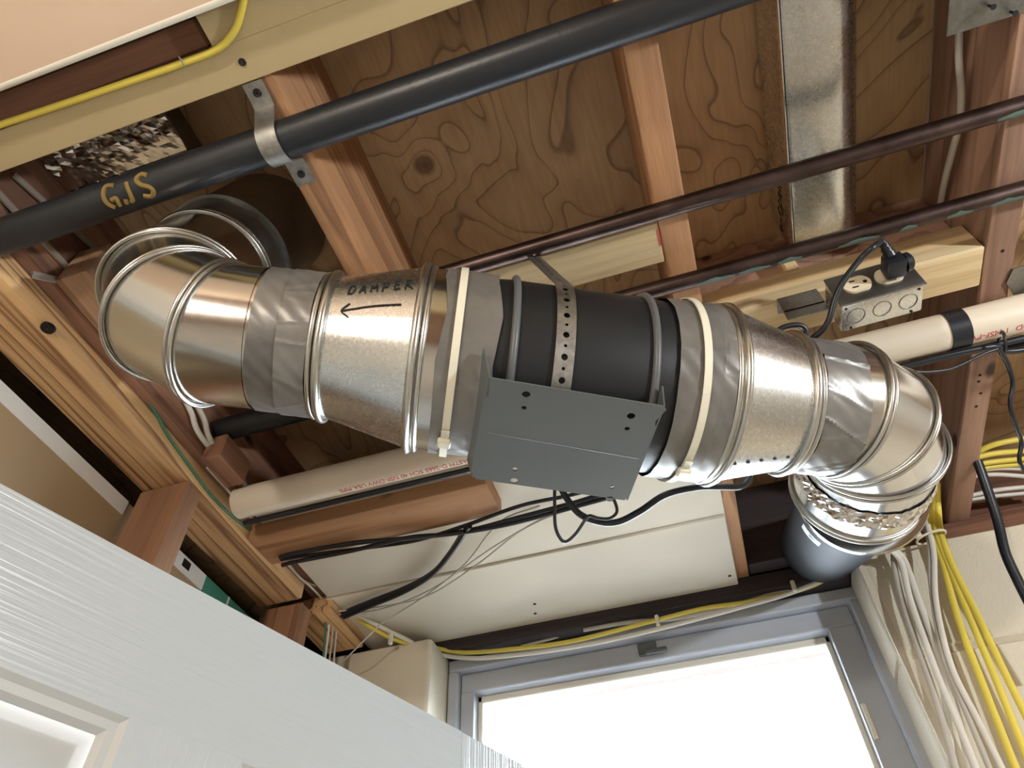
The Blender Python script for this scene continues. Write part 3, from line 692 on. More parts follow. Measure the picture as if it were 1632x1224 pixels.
# --- fan
fa = thing('duct_fan', ax(0.35) - Vector((0, 0, 0.12)), 'black inline duct fan with grey ribs and a grey mounting bracket', 'fan')
lathe('housing', ax(0), FD, [(0.215, RF - .004), (0.245, RF - 0.003), (0.258, RF - .002), (0.405, RF - .002), (0.418, RF - .003), (0.45, RF - .004)], MT['fan'], fa, n=72)
for t in (0.262, 0.405): bead('rib', t, RF - 0.0005, 0.0042, MT['fan_rib'], fa)
# bracket: horizontal plate under the fan
b0 = Vector((-0.131, 0.397, 0.492)); bu = Vector((0.141, 0.081, -0.004)); bl = bu.length; bu.normalize(); bv = Vector((-0.061, 0.123, 0)); bw = bv.length; bv.normalize(); bn = bu.cross(bv).normalized()
def bp(q): return b0 + bu * q.x + bv * q.y + bn * q.z
outer = [(-0.004, 0.0), (bl, 0.0), (bl + 0.004, 0.004), (bl - 0.002, 0.02), (bl + 0.001, 0.03), (bl + .001, bw - 0.025), (bl + .001, bw - 0.008), (bl - 0.002, bw), (0, bw), (-0.006, bw - 0.01), (-0.006, 0.03), (-0.002, 0.02)]
outer2 = []
for i in range(len(outer)):
    a_, b_2 = outer[i], outer[(i + 1) % len(outer)]
    for k in range(6): outer2.append((a_[0] + (b_2[0] - a_[0]) * k / 6, a_[1] + (b_2[1] - a_[1]) * k / 6))
hl = []
for px, py, r in [(838, 627, .0042), (833, 648, .0027), (1008, 651, .0042), (1000, 671, .0027), (811, 745, .0027), (808, 763, .0040), (968, 764, .0027), (963, 783, .0042)]:
    q = onz(px, py, 0.490) - b0; hl.append(circ(q.dot(bu), q.dot(bv), r))
v, f = flat_shape(outer2, hl, 0.0016)
def ridge(q):
    return Vector((q.x, q.y, q.z - 0.002 * math.exp(-((q.y - bw * .52) / 0.006) ** 2) * 0))
br = mk('bracket', [bp(ridge(q)) for q in v], f, MT['bracket'], fa, smooth=30)
v, f = g_tube([b0 + bu * (0.004) + bv * bw * .50 + bn * -.0004 * 0, b0 + bu * (bl - 0.004) + bv * bw * .53], 0.0011, 8); mk('crease', v, f, MT['bracket'], br)
def zfan(c): return 0.5 * 0
for s, nm in ((-0.004, 'l'), (bl + 0.0005, 'r')):
    g = G(); top = []; bot = []
    nn = 16
    for i in range(nn + 1):
        y = bw * i / nn; base = b0 + bu * s + bv * y
        # distance to axis line -> height of the housing underside
        tt = (base - FA).dot(FD); c = base - ax(tt); ch = c.dot(bv); h = -c.z if False else None
        axz = ax(tt).z; dz = axz - math.sqrt(max(1e-6, (RF + 0.002) ** 2 - min(abs(ch), RF * .9) ** 2))
        hz = max(0.006, dz - base.z)
        if i in (0, nn): hz *= 0.8
        bot.append(base); top.append(base + Vector((0, 0, hz)) + bu * (-0.006 if s < 0 else 0.004))
    th = bu * 0.0015
    vv = bot + top + [x + th for x in bot] + [x + th for x in top]; k = nn + 1; ff = []
    for i in range(nn): ff += [(i, i + 1, k + i + 1, k + i), (2 * k + i, 2 * k + i + 1, 3 * k + i + 1, 3 * k + i), (k + i, k + i + 1, 3 * k + i + 1, 3 * k + i), (i, i + 1, 2 * k + i + 1, 2 * k + i)]
    ff += [(0, k, 3 * k, 2 * k), (nn, k + nn, 3 * k + nn, 2 * k + nn)]
    mk('flange', vv, ff, MT['bracket'], br, smooth=40)
# --- right reducer
rr_ = thing('duct_reducer', ax(0.55) - Vector((0, 0, 0.1)), 'galvanised spangled reducer with rivet dots and wrinkled tape, right of the fan', 'duct reducer')
lathe('collar', ax(0), FD, [(0.44, RF - .001), (0.50, RF)], MT['galv'], rr_)
lathe('cone', ax(0), FD, [(0.498, RF), (0.504, RF - .001), (0.578, RP + 0.002), (0.590, RP + .002)], MT['galv_rough'], rr_)
lathe('pipe', ax(0), FD, [(0.588, RP), (0.665, RP)], MT['galv'], rr_)
for t, r, rb in ((0.491, RF, .003), (0.500, RF + .001, .004), (0.583, RP + .004, .0042), (0.591, RP + .002, .003)): bead('bead', t, r, rb, MT['bead'], rr_)
g_band(0.428, 0.480, RF - .001, RF, MT['tape'], 'tape', rr_, 12, 0.0007, ragged=0.003)
g_band(0.474, 0.489, RF, RF, MT['tape'], 'tape', rr_, 13, 0.0006, ragged=0.003)
g_band(0.595, 0.645, RP, RP, MT['tape'], 'tape', rr_, 14, 0.0026, ragged=0.002)
for i in range(5):
    t = 0.507 + i * 0.0155; r = RF + (RP + .002 - RF) * (t - .504) / .074; c = onfan(t, -44, r); nrm = (c - ax(t)).normalized()
    lathe('rivet', c - nrm * 0.0005, nrm, [(0, 0.0024), (0.0012, 0.0018), (0.0015, 0.0003)], MT['screw'], rr_, n=10)
# --- right elbow
er = thing('duct_elbow', ax(0.7) - Vector((0, 0, 0.09)), 'shiny adjustable elbow at right with crumpled foil tape, turning toward the window wall', 'duct elbow')
ed = Vector((-0.20, 0.975, 0.08)).normalized(); axb = FD.cross(ed).normalized(); tot = FD.angle(ed)
QQ = [ax(0.635), ax(0.652)]
for i in (1, 2, 3):
    dd = Matrix.Rotation(tot * i / 3, 3, axb) @ FD; QQ.append(QQ[-1] + dd * ((0.044, 0.044, 0.090)[i - 1]))
gored(QQ, RP, MT['bright'], er, [1, 2, 3, 4], seg_mats=[MT['galv'], MT['bright'], MT['bright'], MT['bright']])
# crumpled foil band
w = []; f = []; n = 110; m = 9; a_, b_2 = perp(ed); rr = random.Random(21)
for j in range(m + 1):
    for k in range(n):
        th = 2 * math.pi * k / n; e = rr.uniform(0, .0045) if 0 < j < m else 0.001
        w.append(QQ[3] + ed * (0.030 + 0.030 * j / m + rr.uniform(-.0015, .0015)) + a_ * (math.cos(th) * (RP + .002 + e)) + b_2 * (math.sin(th) * (RP + .002 + e)))
f = [(j * n + k, j * n + (k + 1) % n, (j + 1) * n + (k + 1) % n, (j + 1) * n + k) for j in range(m) for k in range(n)]
mk('foil_tape', w, f, MT['foil'], er, smooth=0)
ex = thing('exhaust_sleeve', (0.25, 1.1, 0.6), 'dark exhaust pipe with a small white label, entering above the window', 'duct')
ex0 = QQ[-1] + ed * 0.004 + Vector((0.012, 0, 0)); exd = (Vector((0.245, 1.40, 0.885)) - ex0).normalized()
lathe('pipe', ex0, exd, [(-0.02, RP - .006), (0.5, RP - .006)], MT['sleeve'], ex)
lathe('collar', ex0, exd, [(0.014, RP - .0055), (0.014, RP + .004), (0.020, RP + .006), (0.026, RP + .004), (0.045, RP + .001), (0.05, RP - .0055)], MT['galv'], ex)
# label on the sleeve
lp = ond(1312, 858, (ex0 + exd * .18).dot(M[2]) - .05)
def exsurf(t, th):
    a, b = perp(exd); vdir = -(ex0 + exd * t); vdir = (vdir - exd * vdir.dot(exd)).normalized(); s = exd.cross(vdir)
    if s.x < 0: s = -s
    return ex0 + exd * t + (vdir * math.cos(th) + s * math.sin(th)) * (RP - 0.0054)
for nm, t0, t1, h0, h1, mt in (('label', 0.105, 0.135, -0.50, 0.0, 'label'), ('label_print', 0.111, 0.129, -0.28, -0.04, 'galv_dark')):
    v = []; 
    for i in range(5):
        for k in range(5): v.append(exsurf(t0 + (t1 - t0) * i / 4, h0 + (h1 - h0) * k / 4) * (1 if nm == 'label' else 0.9995))
    mk(nm, v, [(i * 5 + k, i * 5 + k + 1, i * 5 + k + 6, i * 5 + k + 5) for i in range(4) for k in range(4)], MT[mt], ex)
# --- cable ties
def ctie(t, tilt, tdeg, r, headdeg, label):
    o = thing('cable_tie', onfan(t, -60, r) - Vector((0, 0, 0.02)), label, 'cable tie', 'white cable ties on the fan')
    P = ringloop(t, r, tilt, 72, tdeg); v, f = flatstrip(P + [P[0]], FD, 0.0078, 0.0016)
    # width direction along the axis
    mk('band', v, f, MT['tie'], o, smooth=50)
    th = math.radians(headdeg); tt = t + tilt * math.sin(th + math.radians(tdeg))
    c = onfan(tt, headdeg, r + 0.003); nr = (c - ax(tt)).normalized(); tg = FD.cross(nr)
    mk('head', *(lambda vf: ([c + FD * q.x + tg * q.y + nr * q.z for q in vf[0]], vf[1]))(g_box(-.0068, .0068, -.0062, .0062, -.003, .004, .0015)), MT['tie'], o)
    sg = -1 if tg.z > 0 else 1
    mk('tail', *(lambda vf: ([c + FD * q.x + tg * q.y * sg + nr * q.z for q in vf[0]], vf[1]))(g_box(-.0042, .0042, .005, .019, -.0022, -.0006, .0004)), MT['tie'], o)
ctie(0.206, 0.0, 0, RF + 0.0035, -50, 'left white cable tie clamping tape on the damper reducer')
ctie(0.456, 0.0, 0, RF + 0.0035, -52, 'right white cable tie clamping tape beyond the black fan')
# --- perforated hanger strap
st = thing('hanger_strap', onfan(0.325, -30, RF) - Vector((0, 0, .05)), 'perforated metal hanger strap looped round the black fan', 'strap')
tS = 0.312; path = [onfan(tS, a, RF + 0.0012) for a in range(-110, 86, 4)]
anc = onz(846, 405, HB - 0.003); path += [path[-1].lerp(anc, s) for s in (0.2, .4, .6, .8, 1.0)]
cum = [0]
for i in range(1, len(path)): cum.append(cum[-1] + (path[i] - path[i - 1]).length)
LS = cum[-1]; sw_ = 0.0195
def smap(s, x, z):
    s = min(max(s, 0), LS); i = 0
    while i < len(cum) - 2 and cum[i + 1] < s: i += 1
    k = (s - cum[i]) / (cum[i + 1] - cum[i]); p = path[i].lerp(path[i + 1], k); tgt = (path[i + 1] - path[i]).normalized(); nr = FD.cross(tgt).normalized()
    if nr.dot(p - ax((p - FA).dot(FD))) < 0: nr = -nr
    return p + FD * x + nr * z
v = []; f = []; cell = 0.0115; nc = int(LS / cell)
def sqpt(a, hs, hw):
    c, sn = math.cos(a), math.sin(a); k = min(hs / max(abs(c), 1e-6), hw / max(abs(sn), 1e-6)); return c * k, sn * k
angs = [2 * math.pi * k / 24 for k in range(24)] 
cor = math.atan2(sw_ / 2, cell / 2); angs = sorted(angs + [cor, math.pi - cor, math.pi + cor, 2 * math.pi - cor]); na = len(angs)
for ci in range(nc):
    sc_ = (ci + .5) * cell; rh = 0.0033 if ci % 2 == 0 else 0.0017
    for zz in (0.00045, -0.00045):
        base = len(v)
        for ring_ in range(3):
            for a in angs:
                ox, oy = sqpt(a, cell / 2, sw_ / 2); hx, hy = math.cos(a) * rh, math.sin(a) * rh; k = ring_ / 2
                v.append(smap(sc_ + hx * (1 - k) + ox * k, hy * (1 - k) + oy * k, zz))
        for ring_ in range(2):
            for k in range(na): f.append((base + ring_ * na + k, base + ring_ * na + (k + 1) % na, base + (ring_ + 1) * na + (k + 1) % na, base + (ring_ + 1) * na + k))
mk('band', v, f, MT['brack_galv'], st, smooth=30)

# ================================================================== outlet box
bx0, bx1 = 0.252, 0.354; by0, by1 = 0.605, 0.6475; bz0, bz1 = 0.714, 0.772
def bt(q):      # slight yaw about the box's left end
    return Vector((q.x, q.y + (q.x - bx0) * 0.06, q.z + (q.x - bx0) * 0.10))
ob = thing('outlet_box', (0.30, 0.625, bz0), 'galvanised outlet box with ivory duplex receptacle, hung on the pale block', 'outlet')
box('box', bx0, bx1, by0 + 0.001, by1, bz0, bz1, MT['galv_rough'], ob, 0.003, 2, tf=bt)
cvp = box('cover', bx0 - 0.001, bx1 + 0.001, by0 - 0.002, by0 + 0.001, bz0 - 0.001, bz1 + 0.001, MT['cover'], ob, 0.0012, 2, tf=bt)
zm = (bz0 + bz1) / 2
for xc_ in (bx0 + 0.031, bx0 + 0.071):
    pts = []
    for k in range(28):
        a = 2 * math.pi * k / 28; x = math.cos(a) * 0.0172; z = max(-0.0143, min(0.0143, math.sin(a) * 0.0172)); pts.append((z, x))
    v, f = flat_shape([(b, a) for a, b in pts], [], 0.004)
    rc = mk('receptacle', [bt(Vector((xc_ + q.x, by0 - 0.003 + q.z, zm + q.y))) for q in v], f, MT['ivory'], ob)
    if xc_ < bx0 + 0.05:
        for dz, w in ((-0.0062, 0.0075), (0.0062, 0.0065)):
            box('slot', xc_ - 0.008 - w / 2 + .004, xc_ - 0.008 + w / 2 + .004, by0 - 0.0055, by0 - 0.0045, zm + dz - 0.001, zm + dz + 0.001, MT['dark'], rc, 0, tf=bt)
        v, f = flat_shape(circ(0, 0, 0.0026, 12), [], 0.001)
        mk('slot', [bt(Vector((xc_ + 0.010 + q.x, by0 - 0.0052 + q.z, zm + q.y))) for q in v], f, MT['dark'], rc)
for i in range(3):    # knockouts underneath
    xk = bx0 + 0.0185 + i * 0.0325; yk = (by0 + by1) / 2
    v, f = g_tube([(xk + math.cos(2 * math.pi * k / 28) * 0.0112, yk + math.sin(2 * math.pi * k / 28) * 0.0112, bz0 - 0.0001) for k in range(28)], 0.0007, 6, True)
    mk('knockout', [bt(q) for q in v], f, MT['cover'], ob)
for x, y in ((bx0 + .006, by0 + .006), (bx1 - .006, by0 + .006), (bx0 + 0.012, by1 - .004), (bx1 - .014, by1 - .004)):
    v, f = g_lathe((x, y, bz0 - .0006), (0, 0, 1), [(0, .0003), (0, .0018), (.001, .0018)], 10); mk('corner_hole', [bt(q) for q in v], f, MT['dark'], ob)
def earm(x0, x1, nm):
    g = G(); z0 = bz0 + 0.040
    for q in (g_box(x0, x1, by1 - 0.004, by1 - 0.002, HB - 0.05, HB - 0.030, .0006), g_box(x0, x1, by1 - .004, by1 + 0.022, HB - 0.0025, HB - 0.0005, .0005), g_box(x0, x1, by1 - 0.004, by1 - 0.002, HB - 0.034, HB - 0.0005, .0006)): g.add(*q)
    for k in range(3):
        x = x0 + (x1 - x0) * (k + .5) / 3; g.add(*g_lathe((x, by1 - 0.0043, HB - 0.018), (0, 1, 0), [(0, .0004), (0, .0022), (.001, .0026)], 10))
    g.build('hanger_arm', MT['brack_galv'], ob)
earm(bx0 - 0.052, bx0 + 0.002, 'l'); earm(bx1 - 0.004, bx1 + 0.022, 'r')
# plug and cord
px_ = bx0 + 0.073
pl = thing('power_plug', (px_, by0 - 0.035, zm), 'black power plug and cord in the right-hand receptacle', 'plug')
g = G(); g.add(*g_box(px_ - 0.0115, px_ + 0.0125, by0 - 0.030, by0 - 0.0055, zm - 0.011, zm + 0.012, 0.003, 2)); g.build('body', MT['cable_black'], pl)
tf = lambda q: q
lathe('grip', (px_ + 0.012, by0 - 0.018, zm), (1, 0, 0.1), [(0, 0.0122), (0.006, 0.0122), (0.009, 0.009), (0.0092, 0.0005)], MT['cable_black'], pl, n=24)
rp = Vector((px_ - 0.002, by0 - 0.030, zm + 0.004)); rdn = Vector((-0.25, -0.75, 0.62)).normalized()
lathe('strain_relief', rp, rdn, [(0, .0075), (0.006, .0075), (.0065, .0062), (.009, .0062), (.0095, .0068), (.012, .0066), (.0125, .0054), (.015, .0054), (.0155, .006), (.018, .0058), (.0185, .0045), (.024, .004)], MT['cable_black'], pl, n=20)
ce = rp + rdn * 0.022
cd = [ce, ond(1394, 392, 0.83), ond(1372, 412, 0.835), ond(1345, 447, 0.835), ond(1330, 478, 0.835), ond(1322, 508, 0.835), ond(1310, 527, .84), ond(1292, 541, .85), ond(1278, 550, .87)]
tube('cord', cd, 0.0036, MT['cable_black'], pl, n=10)
tube('cord_loop', [ond(1236, 530, .90), ond(1250, 521, .90), ond(1272, 518, .90), ond(1284, 525, .90), ond(1283, 538, .90), ond(1270, 552, .90)], 0.0036, MT['cable_black'], None, label='black cord loop peeking over the right reducer', cat='cable')

# ================================================================== cables
def cab(label, pts, r, mat, name='cable', cat='cable', group=None, flat=1.0, up=None, n=8):
    P = []
    for p in pts:
        if len(p) == 3: P.append(Vector(p)); continue
        px, py, m_, val = p; P.append({'z': onz, 'y': ony, 'x': onx, 'd': ond}[m_](px, py, val))
    return tube(name, P, r, MT[mat], None, n=n, flat=flat, up=up, label=label, cat=cat, group=group)
# yellow cable top left
cab('yellow cable along the tan strip, bending upward at its right end', [(-40, 212, 'z', .793), (0, 199, 'z', .793), (100, 166, 'z', .793), (200, 132, 'z', .793), (290, 101, 'z', .793), (345, 79, 'z', .793), (372, 52, 'z', .793), (384, 20, 'z', .793), (391, -20, 'z', .793), (394, -60, 'z', .80)], 0.0038, 'cable_yellow')
p = onz(291, 99, .789)
tube('cable_staple', [p + Vector((-.001, -.006, .006)), p + Vector((0, -.006, -.001)), p + Vector((.0005, .005, -.001)), p + Vector((.001, .005, .008))], 0.0009, MT['steel'], None, sm=0, label='steel staple over the yellow cable', cat='staple')
# cable on joist 4 side
cab('white cable hanging along the reddish joist at upper right', [(1532, -30, 'x', .460), (1530, 20, 'x', .460), (1528, 90, 'x', .460), (1532, 150, 'x', .460), (1528, 200, 'x', .460), (1518, 240, 'x', .460), (1505, 290, 'x', .460), (1498, 330, 'x', .464), (1494, 372, 'x', .466)], 0.0045, 'cable_grey')
# black cables beneath the white boards
cab('upper black cable in the bundle under the cleat', [(448, 892, 'z', .766), (470, 888, 'z', .765), (560, 876, 'z', .765), (660, 862, 'z', .765), (740, 838, 'z', .765), (830, 806, 'z', .765), (905, 790, 'z', .765), (990, 768, 'z', .765)], 0.0034, 'cable_black', group='black cables under the white boards')
cab('middle black cable in the bundle under the cleat', [(446, 888, 'z', .763), (470, 882, 'z', .762), (560, 866, 'z', .76), (650, 858, 'z', .76), (740, 847, 'z', .76), (830, 824, 'z', .76), (920, 800, 'z', .76), (990, 778, 'z', .76)], 0.0042, 'cable_black', group='black cables under the white boards')
cab('lower black cable in the bundle under the cleat', [(450, 901, 'z', .763), (468, 896, 'z', .762), (560, 878, 'z', .756), (650, 857, 'z', .756), (720, 851, 'z', .756), (800, 838, 'z', .756), (880, 818, 'z', .756), (960, 796, 'z', .756), (1000, 786, 'z', .756)], 0.0038, 'cable_black', group='black cables under the white boards')
cab('thick black cable sweeping down to the stud corner', [(748, 838, 'z', .758), (735, 855, 'z', .762), (715, 885, 'z', .775), (690, 913, 'z', .782), (650, 936, 'z', .785), (600, 956, 'z', .785), (560, 972, 'z', .785), (540, 982, 'z', .785)], 0.0055, 'cable_black')
cab('second thick black cable sweeping beside the first', [(742, 846, 'z', .756), (728, 868, 'z', .762), (705, 898, 'z', .772), (680, 922, 'z', .778), (640, 945, 'z', .78), (590, 966, 'z', .78), (548, 984, 'z', .78)], 0.0045, 'cable_black')
cab('thick black fan cord dipping under the bracket and rising to the right reducer', [(893, 776, 'd', .80), (905, 797, 'd', .80), (925, 820, 'd', .80), (955, 832, 'd', .80), (985, 832, 'd', .80), (1020, 815, 'd', .80), (1060, 789, 'd', .805), (1110, 777, 'd', .81), (1150, 776, 'd', .82), (1180, 775, 'd', .83), (1193, 762, 'd', .84), (1198, 742, 'd', .85)], 0.0040, 'cable_black')
cab('thin black wire loop hanging under the bracket', [(884, 770, 'd', .78), (884, 800, 'd', .78), (885, 838, 'd', .78), (893, 858, 'd', .78), (903, 863, 'd', .78), (918, 850, 'd', .785), (933, 828, 'd', .79), (940, 822, 'd', .79), (955, 826, 'd', .79), (972, 826, 'd', .79), (983, 816, 'd', .79), (980, 800, 'd', .79), (970, 785, 'd', .79)], 0.0019, 'cable_black')
cab('first thin white phone wire under the boards', [(540, 974, 'z', .785), (600, 968, 'z', .785), (680, 950, 'z', .785), (760, 900, 'z', .785), (830, 846, 'z', .785), (900, 810, 'z', .785), (960, 790, 'z', .785)], 0.0015, 'cable_grey', group='thin white wires under the boards')
cab('second thin white phone wire under the boards', [(536, 980, 'z', .783), (610, 970, 'z', .783), (690, 938, 'z', .783), (780, 876, 'z', .783), (860, 830, 'z', .783), (930, 806, 'z', .783)], 0.0015, 'cable_grey', group='thin white wires under the boards')
cab('third thin white phone wire under the boards, kinking at the corner', [(536, 1065, 'z', .70), (565, 1036, 'z', .71), (600, 1001, 'z', .74), (608, 994, 'z', .745), (680, 948, 'z', .775), (740, 900, 'z', .78), (778, 852, 'z', .775), (805, 826, 'z', .77), (860, 806, 'z', .765)], 0.0015, 'cable_grey', group='thin white wires under the boards')
# cables along the plate
cab('green wire drooping along the long top plate', [(236, 640, 'x', -.728), (252, 664, 'x', -.728), (268, 694, 'x', -.728), (300, 740, 'x', -.728), (340, 793, 'x', -.728), (382, 832, 'x', -.728), (425, 858, 'x', -.726), (440, 868, 'x', -.724)], 0.0022, 'cable_green', name='wire')
cab('white wire running beside the green one down to the stud corner', [(330, 745, 'x', -.722), (362, 780, 'x', -.724), (400, 826, 'x', -.726), (432, 866, 'x', -.726), (470, 912, 'x', -.726), (500, 940, 'x', -.726), (522, 968, 'x', -.724), (524, 1000, 'x', -.726), (518, 1050, 'x', -.727), (515, 1090, 'x', -.727)], 0.0022, 'cable_white', name='wire', group='wires at the stud corner')
cab('grey wire sagging off the plate to the stud corner', [(400, 822, 'x', -.724), (425, 852, 'x', -.722), (450, 884, 'x', -.724), (480, 922, 'x', -.722), (510, 938, 'x', -.722), (526, 966, 'x', -.720), (530, 1005, 'x', -.724), (524, 1060, 'x', -.725), (522, 1090, 'x', -.725)], 0.0018, 'cable_grey', name='wire', group='wires at the stud corner')
cab('dark green wire falling down the corner stud', [(514, 950, 'x', -.729), (517, 980, 'x', -.729), (518, 1010, 'x', -.729), (513, 1070, 'x', -.729)], 0.002, 'cable_green', name='wire', group='wires at the stud corner')
cab('grey cable falling down the corner stud, rightmost of the bunch', [(535, 972, 'x', -.722), (536, 1000, 'x', -.724), (532, 1050, 'x', -.726), (532, 1090, 'x', -.726)], 0.0026, 'cable_grey', name='wire', group='wires at the stud corner')
# cables over the window head
cab('yellow cable draped over the window head', [(525, 955, 'y', 1.10), (560, 980, 'y', 1.16), (600, 1005, 'y', 1.20), (640, 1023, 'y', 1.24), (690, 1032, 'y', 1.30), (740, 1040, 'y', 1.32), (820, 1034, 'y', 1.32), (900, 1024, 'y', 1.32), (970, 1008, 'y', 1.32), (1040, 990, 'y', 1.32), (1120, 970, 'y', 1.32), (1200, 958, 'y', 1.32), (1290, 935, 'y', 1.32), (1345, 905, 'y', 1.32)], 0.0045, 'cable_yellow', group='cables over the window head')
cab('white cable draped over the window head, just below the yellow one', [(560, 975, 'y', 1.15), (600, 996, 'y', 1.19), (645, 1018, 'y', 1.235), (690, 1040, 'y', 1.31), (750, 1049, 'y', 1.315), (830, 1043, 'y', 1.315), (920, 1030, 'y', 1.315), (1000, 1014, 'y', 1.315), (1090, 992, 'y', 1.315), (1180, 968, 'y', 1.315), (1260, 945, 'y', 1.315), (1330, 915, 'y', 1.315), (1360, 895, 'y', 1.31)], 0.0045, 'cable_white', group='cables over the window head')
cab('grey cable crossing the dark rim above the window', [(830, 1030, 'y', 1.33), (890, 1014, 'y', 1.34), (940, 990, 'y', 1.36), (975, 970, 'y', 1.38), (1010, 960, 'y', 1.39)], 0.003, 'cable_grey', group='cables over the window head')
cab('upper grey cable along the window head', [(930, 1004, 'y', 1.325), (1000, 992, 'y', 1.325), (1080, 985, 'y', 1.325), (1180, 962, 'y', 1.325), (1280, 930, 'y', 1.325), (1350, 903, 'y', 1.31)], 0.0045, 'cable_grey', group='cables over the window head')
for px, py, l in [(1048, 990, 'middle'), (623, 1019, 'left'), (1265, 935, 'right')]:
    p = ony(px, py, 1.312 if px > 650 else 1.21)
    box('cable_clip', p.x - 0.004, p.x + 0.004, p.y - 0.006, p.y + 0.004, p.z - 0.012, p.z + 0.012, MT['tie'], None, 0.002, label='%s white plastic clip holding the window head cables' % l, cat='cable clip', group='cable clips over the window')
# right wall: white bundle
wl = 1.236
WB = [[(1440, 835, .0), (1424, 865, 0), (1436, 900, 0), (1470, 990, 0), (1500, 1085, 0), (1512, 1160, 0), (1520, 1260, 0)],
      [(1462, 822, 0), (1430, 868, 0), (1426, 905, 0), (1446, 985, 0), (1480, 1080, 0), (1505, 1160, 0), (1532, 1260, 0)],
      [(1420, 872, -.02), (1440, 890, 0), (1462, 950, 0), (1488, 1020, 0), (1518, 1110, 0), (1556, 1260, 0)],
      [(1395, 868, -.02), (1415, 874, -.015), (1436, 896, 0), (1452, 960, 0), (1492, 1070, 0), (1530, 1160, 0), (1570, 1260, 0)],
      [(1474, 830, 0), (1482, 870, 0), (1484, 930, 0), (1500, 1030, 0), (1530, 1110, 0), (1592, 1260, 0)],
      [(1478, 836, 0), (1488, 880, 0), (1492, 960, 0), (1516, 1060, 0), (1560, 1150, 0), (1615, 1260, 0)]]
nm = ['leftmost', 'second', 'third', 'fourth', 'fifth', 'rightmost']
for i, L_ in enumerate(WB):
    cab('%s white cable falling down the block wall, right of the window' % nm[i], [(a, b, 'y', wl - 0.004 * i - 0.01 + c) for a, b, c in L_], 0.0052 if i < 4 else 0.0045, 'cable_white' if i not in (1, 4) else 'cable_grey', group='white cables on the block wall', flat=0.55, up=(0, 1, 0))
YB = [[(1480, 775), (1480, 812), (1488, 855), (1504, 900), (1528, 990), (1570, 1100), (1625, 1240)], [(1488, 772), (1488, 810), (1493, 850), (1512, 900), (1548, 990), (1590, 1090), (1650, 1240)], [(1494, 770), (1495, 808), (1500, 850), (1520, 905), (1560, 985), (1610, 1090), (1680, 1230)]]
for i, L_ in enumerate(YB):
    cab('%s yellow cable falling down the block wall' % ['left', 'middle', 'right'][i], [(a, b, 'y', wl - 0.012 - 0.003 * i - (0.05 if j == 0 else 0)) for j, (a, b) in enumerate(L_)], 0.0056, 'cable_yellow', group='yellow cables on the block wall', flat=0.6, up=(0, 1, 0))
p = ony(1484, 856, wl - 0.025)
tz = thing('zip_tie', p, 'white zip tie cinching the yellow and white cables', 'zip tie')
v, f = g_tube([p + Vector((0.026 * math.cos(a), 0.016 * math.sin(a), 0.004 * math.cos(a))) for a in [2 * math.pi * k / 20 for k in range(20)]], 0.0022, 6, True); mk('band', v, f, MT['tie'], tz)
mk('head', *g_box(p.x - 0.030, p.x - 0.018, p.y - 0.021, p.y - 0.010, p.z - 0.006, p.z + 0.006, .002), MT['tie'], tz)
cab('twisted thick black cable hanging in front of the block wall at right', [(1558, 735, 'y', 1.10), (1572, 775, 'y', 1.12), (1590, 830, 'y', 1.14), (1602, 880, 'y', 1.15), (1622, 925, 'y', 1.16), (1650, 980, 'y', 1.17), (1690, 1060, 'y', 1.18)], 0.0085, 'cable_black', flat=0.8)
# yellow / white cables in the right bay
for i, (a, b, c) in enumerate([((1552, 722), (1590, 707), (1660, 694)), ((1550, 730), (1590, 722), (1660, 717)), ((1552, 741), (1590, 735), (1660, 728)), ((1556, 748), (1595, 742), (1660, 738))]):
    cab('%s yellow cable crossing the bright bay at right' % ['top', 'second', 'third', 'lowest'][i], [(a[0] - 20, a[1] + 3, 'z', .87), (*a, 'z', .87), (*b, 'z', .87), (*c, 'z', .87)], 0.0052, 'cable_yellow', group='yellow cables in the right bay')
for i, (a, b, c) in enumerate([((1545, 752), (1590, 746), (1660, 748)), ((1545, 759), (1590, 756), (1660, 762)), ((1545, 790), (1590, 781), (1660, 774)), ((1545, 796), (1590, 790), (1660, 784))]):
    cab('%s white cable crossing the bay below the yellow ones' % ['top', 'second', 'third', 'lowest'][i], [(a[0] - 20, a[1], 'z', .87), (*a, 'z', .87), (*b, 'z', .87), (*c, 'z', .87)], 0.0045, 'cable_white', group='white cables in the right bay')
# black bundle under the pvc pipe
for i, (dy, dz, r) in enumerate([(0.026, -0.022, .0050), (0.034, -0.014, .0046), (0.020, -0.0275, .0042)]):
    tube('cable', [(-0.70, vy + dy + .004, vz + dz + .004), (0.2, vy + dy, vz + dz), (0.45, vy + dy, vz + dz), (0.52, vy + dy + .012 * i, vz + dz), (0.9, vy + dy + 0.02 * i, vz + dz - 0.004 * i)], r, MT['cable_black'], None, n=8, label='%s black cable tied along the underside of the PVC pipe' % ['first', 'second', 'third'][i], cat='cable', group='black cables under the PVC pipe')
p = onz(1597, 548, vz - 0.034)
tube('zip_tie', [p + Vector((0.003 * math.sin(a), 0.018 * math.cos(a), 0.013 * math.sin(a))) for a in [2 * math.pi * k / 16 for k in range(16)]], 0.0022, MT['cable_black'], None, sm=0, closed=True, label='black zip tie around the cables under the PVC pipe', cat='zip tie')
cab('thin black wire arching from elbow to the PVC cable bundle', [(1450, 592, 'd', .95), (1480, 593, 'd', .95), (1515, 588, 'd', .95), (1545, 575, 'd', .95), (1570, 563, 'd', .95), (1590, 556, 'd', .95)], 0.0021, 'cable_black')
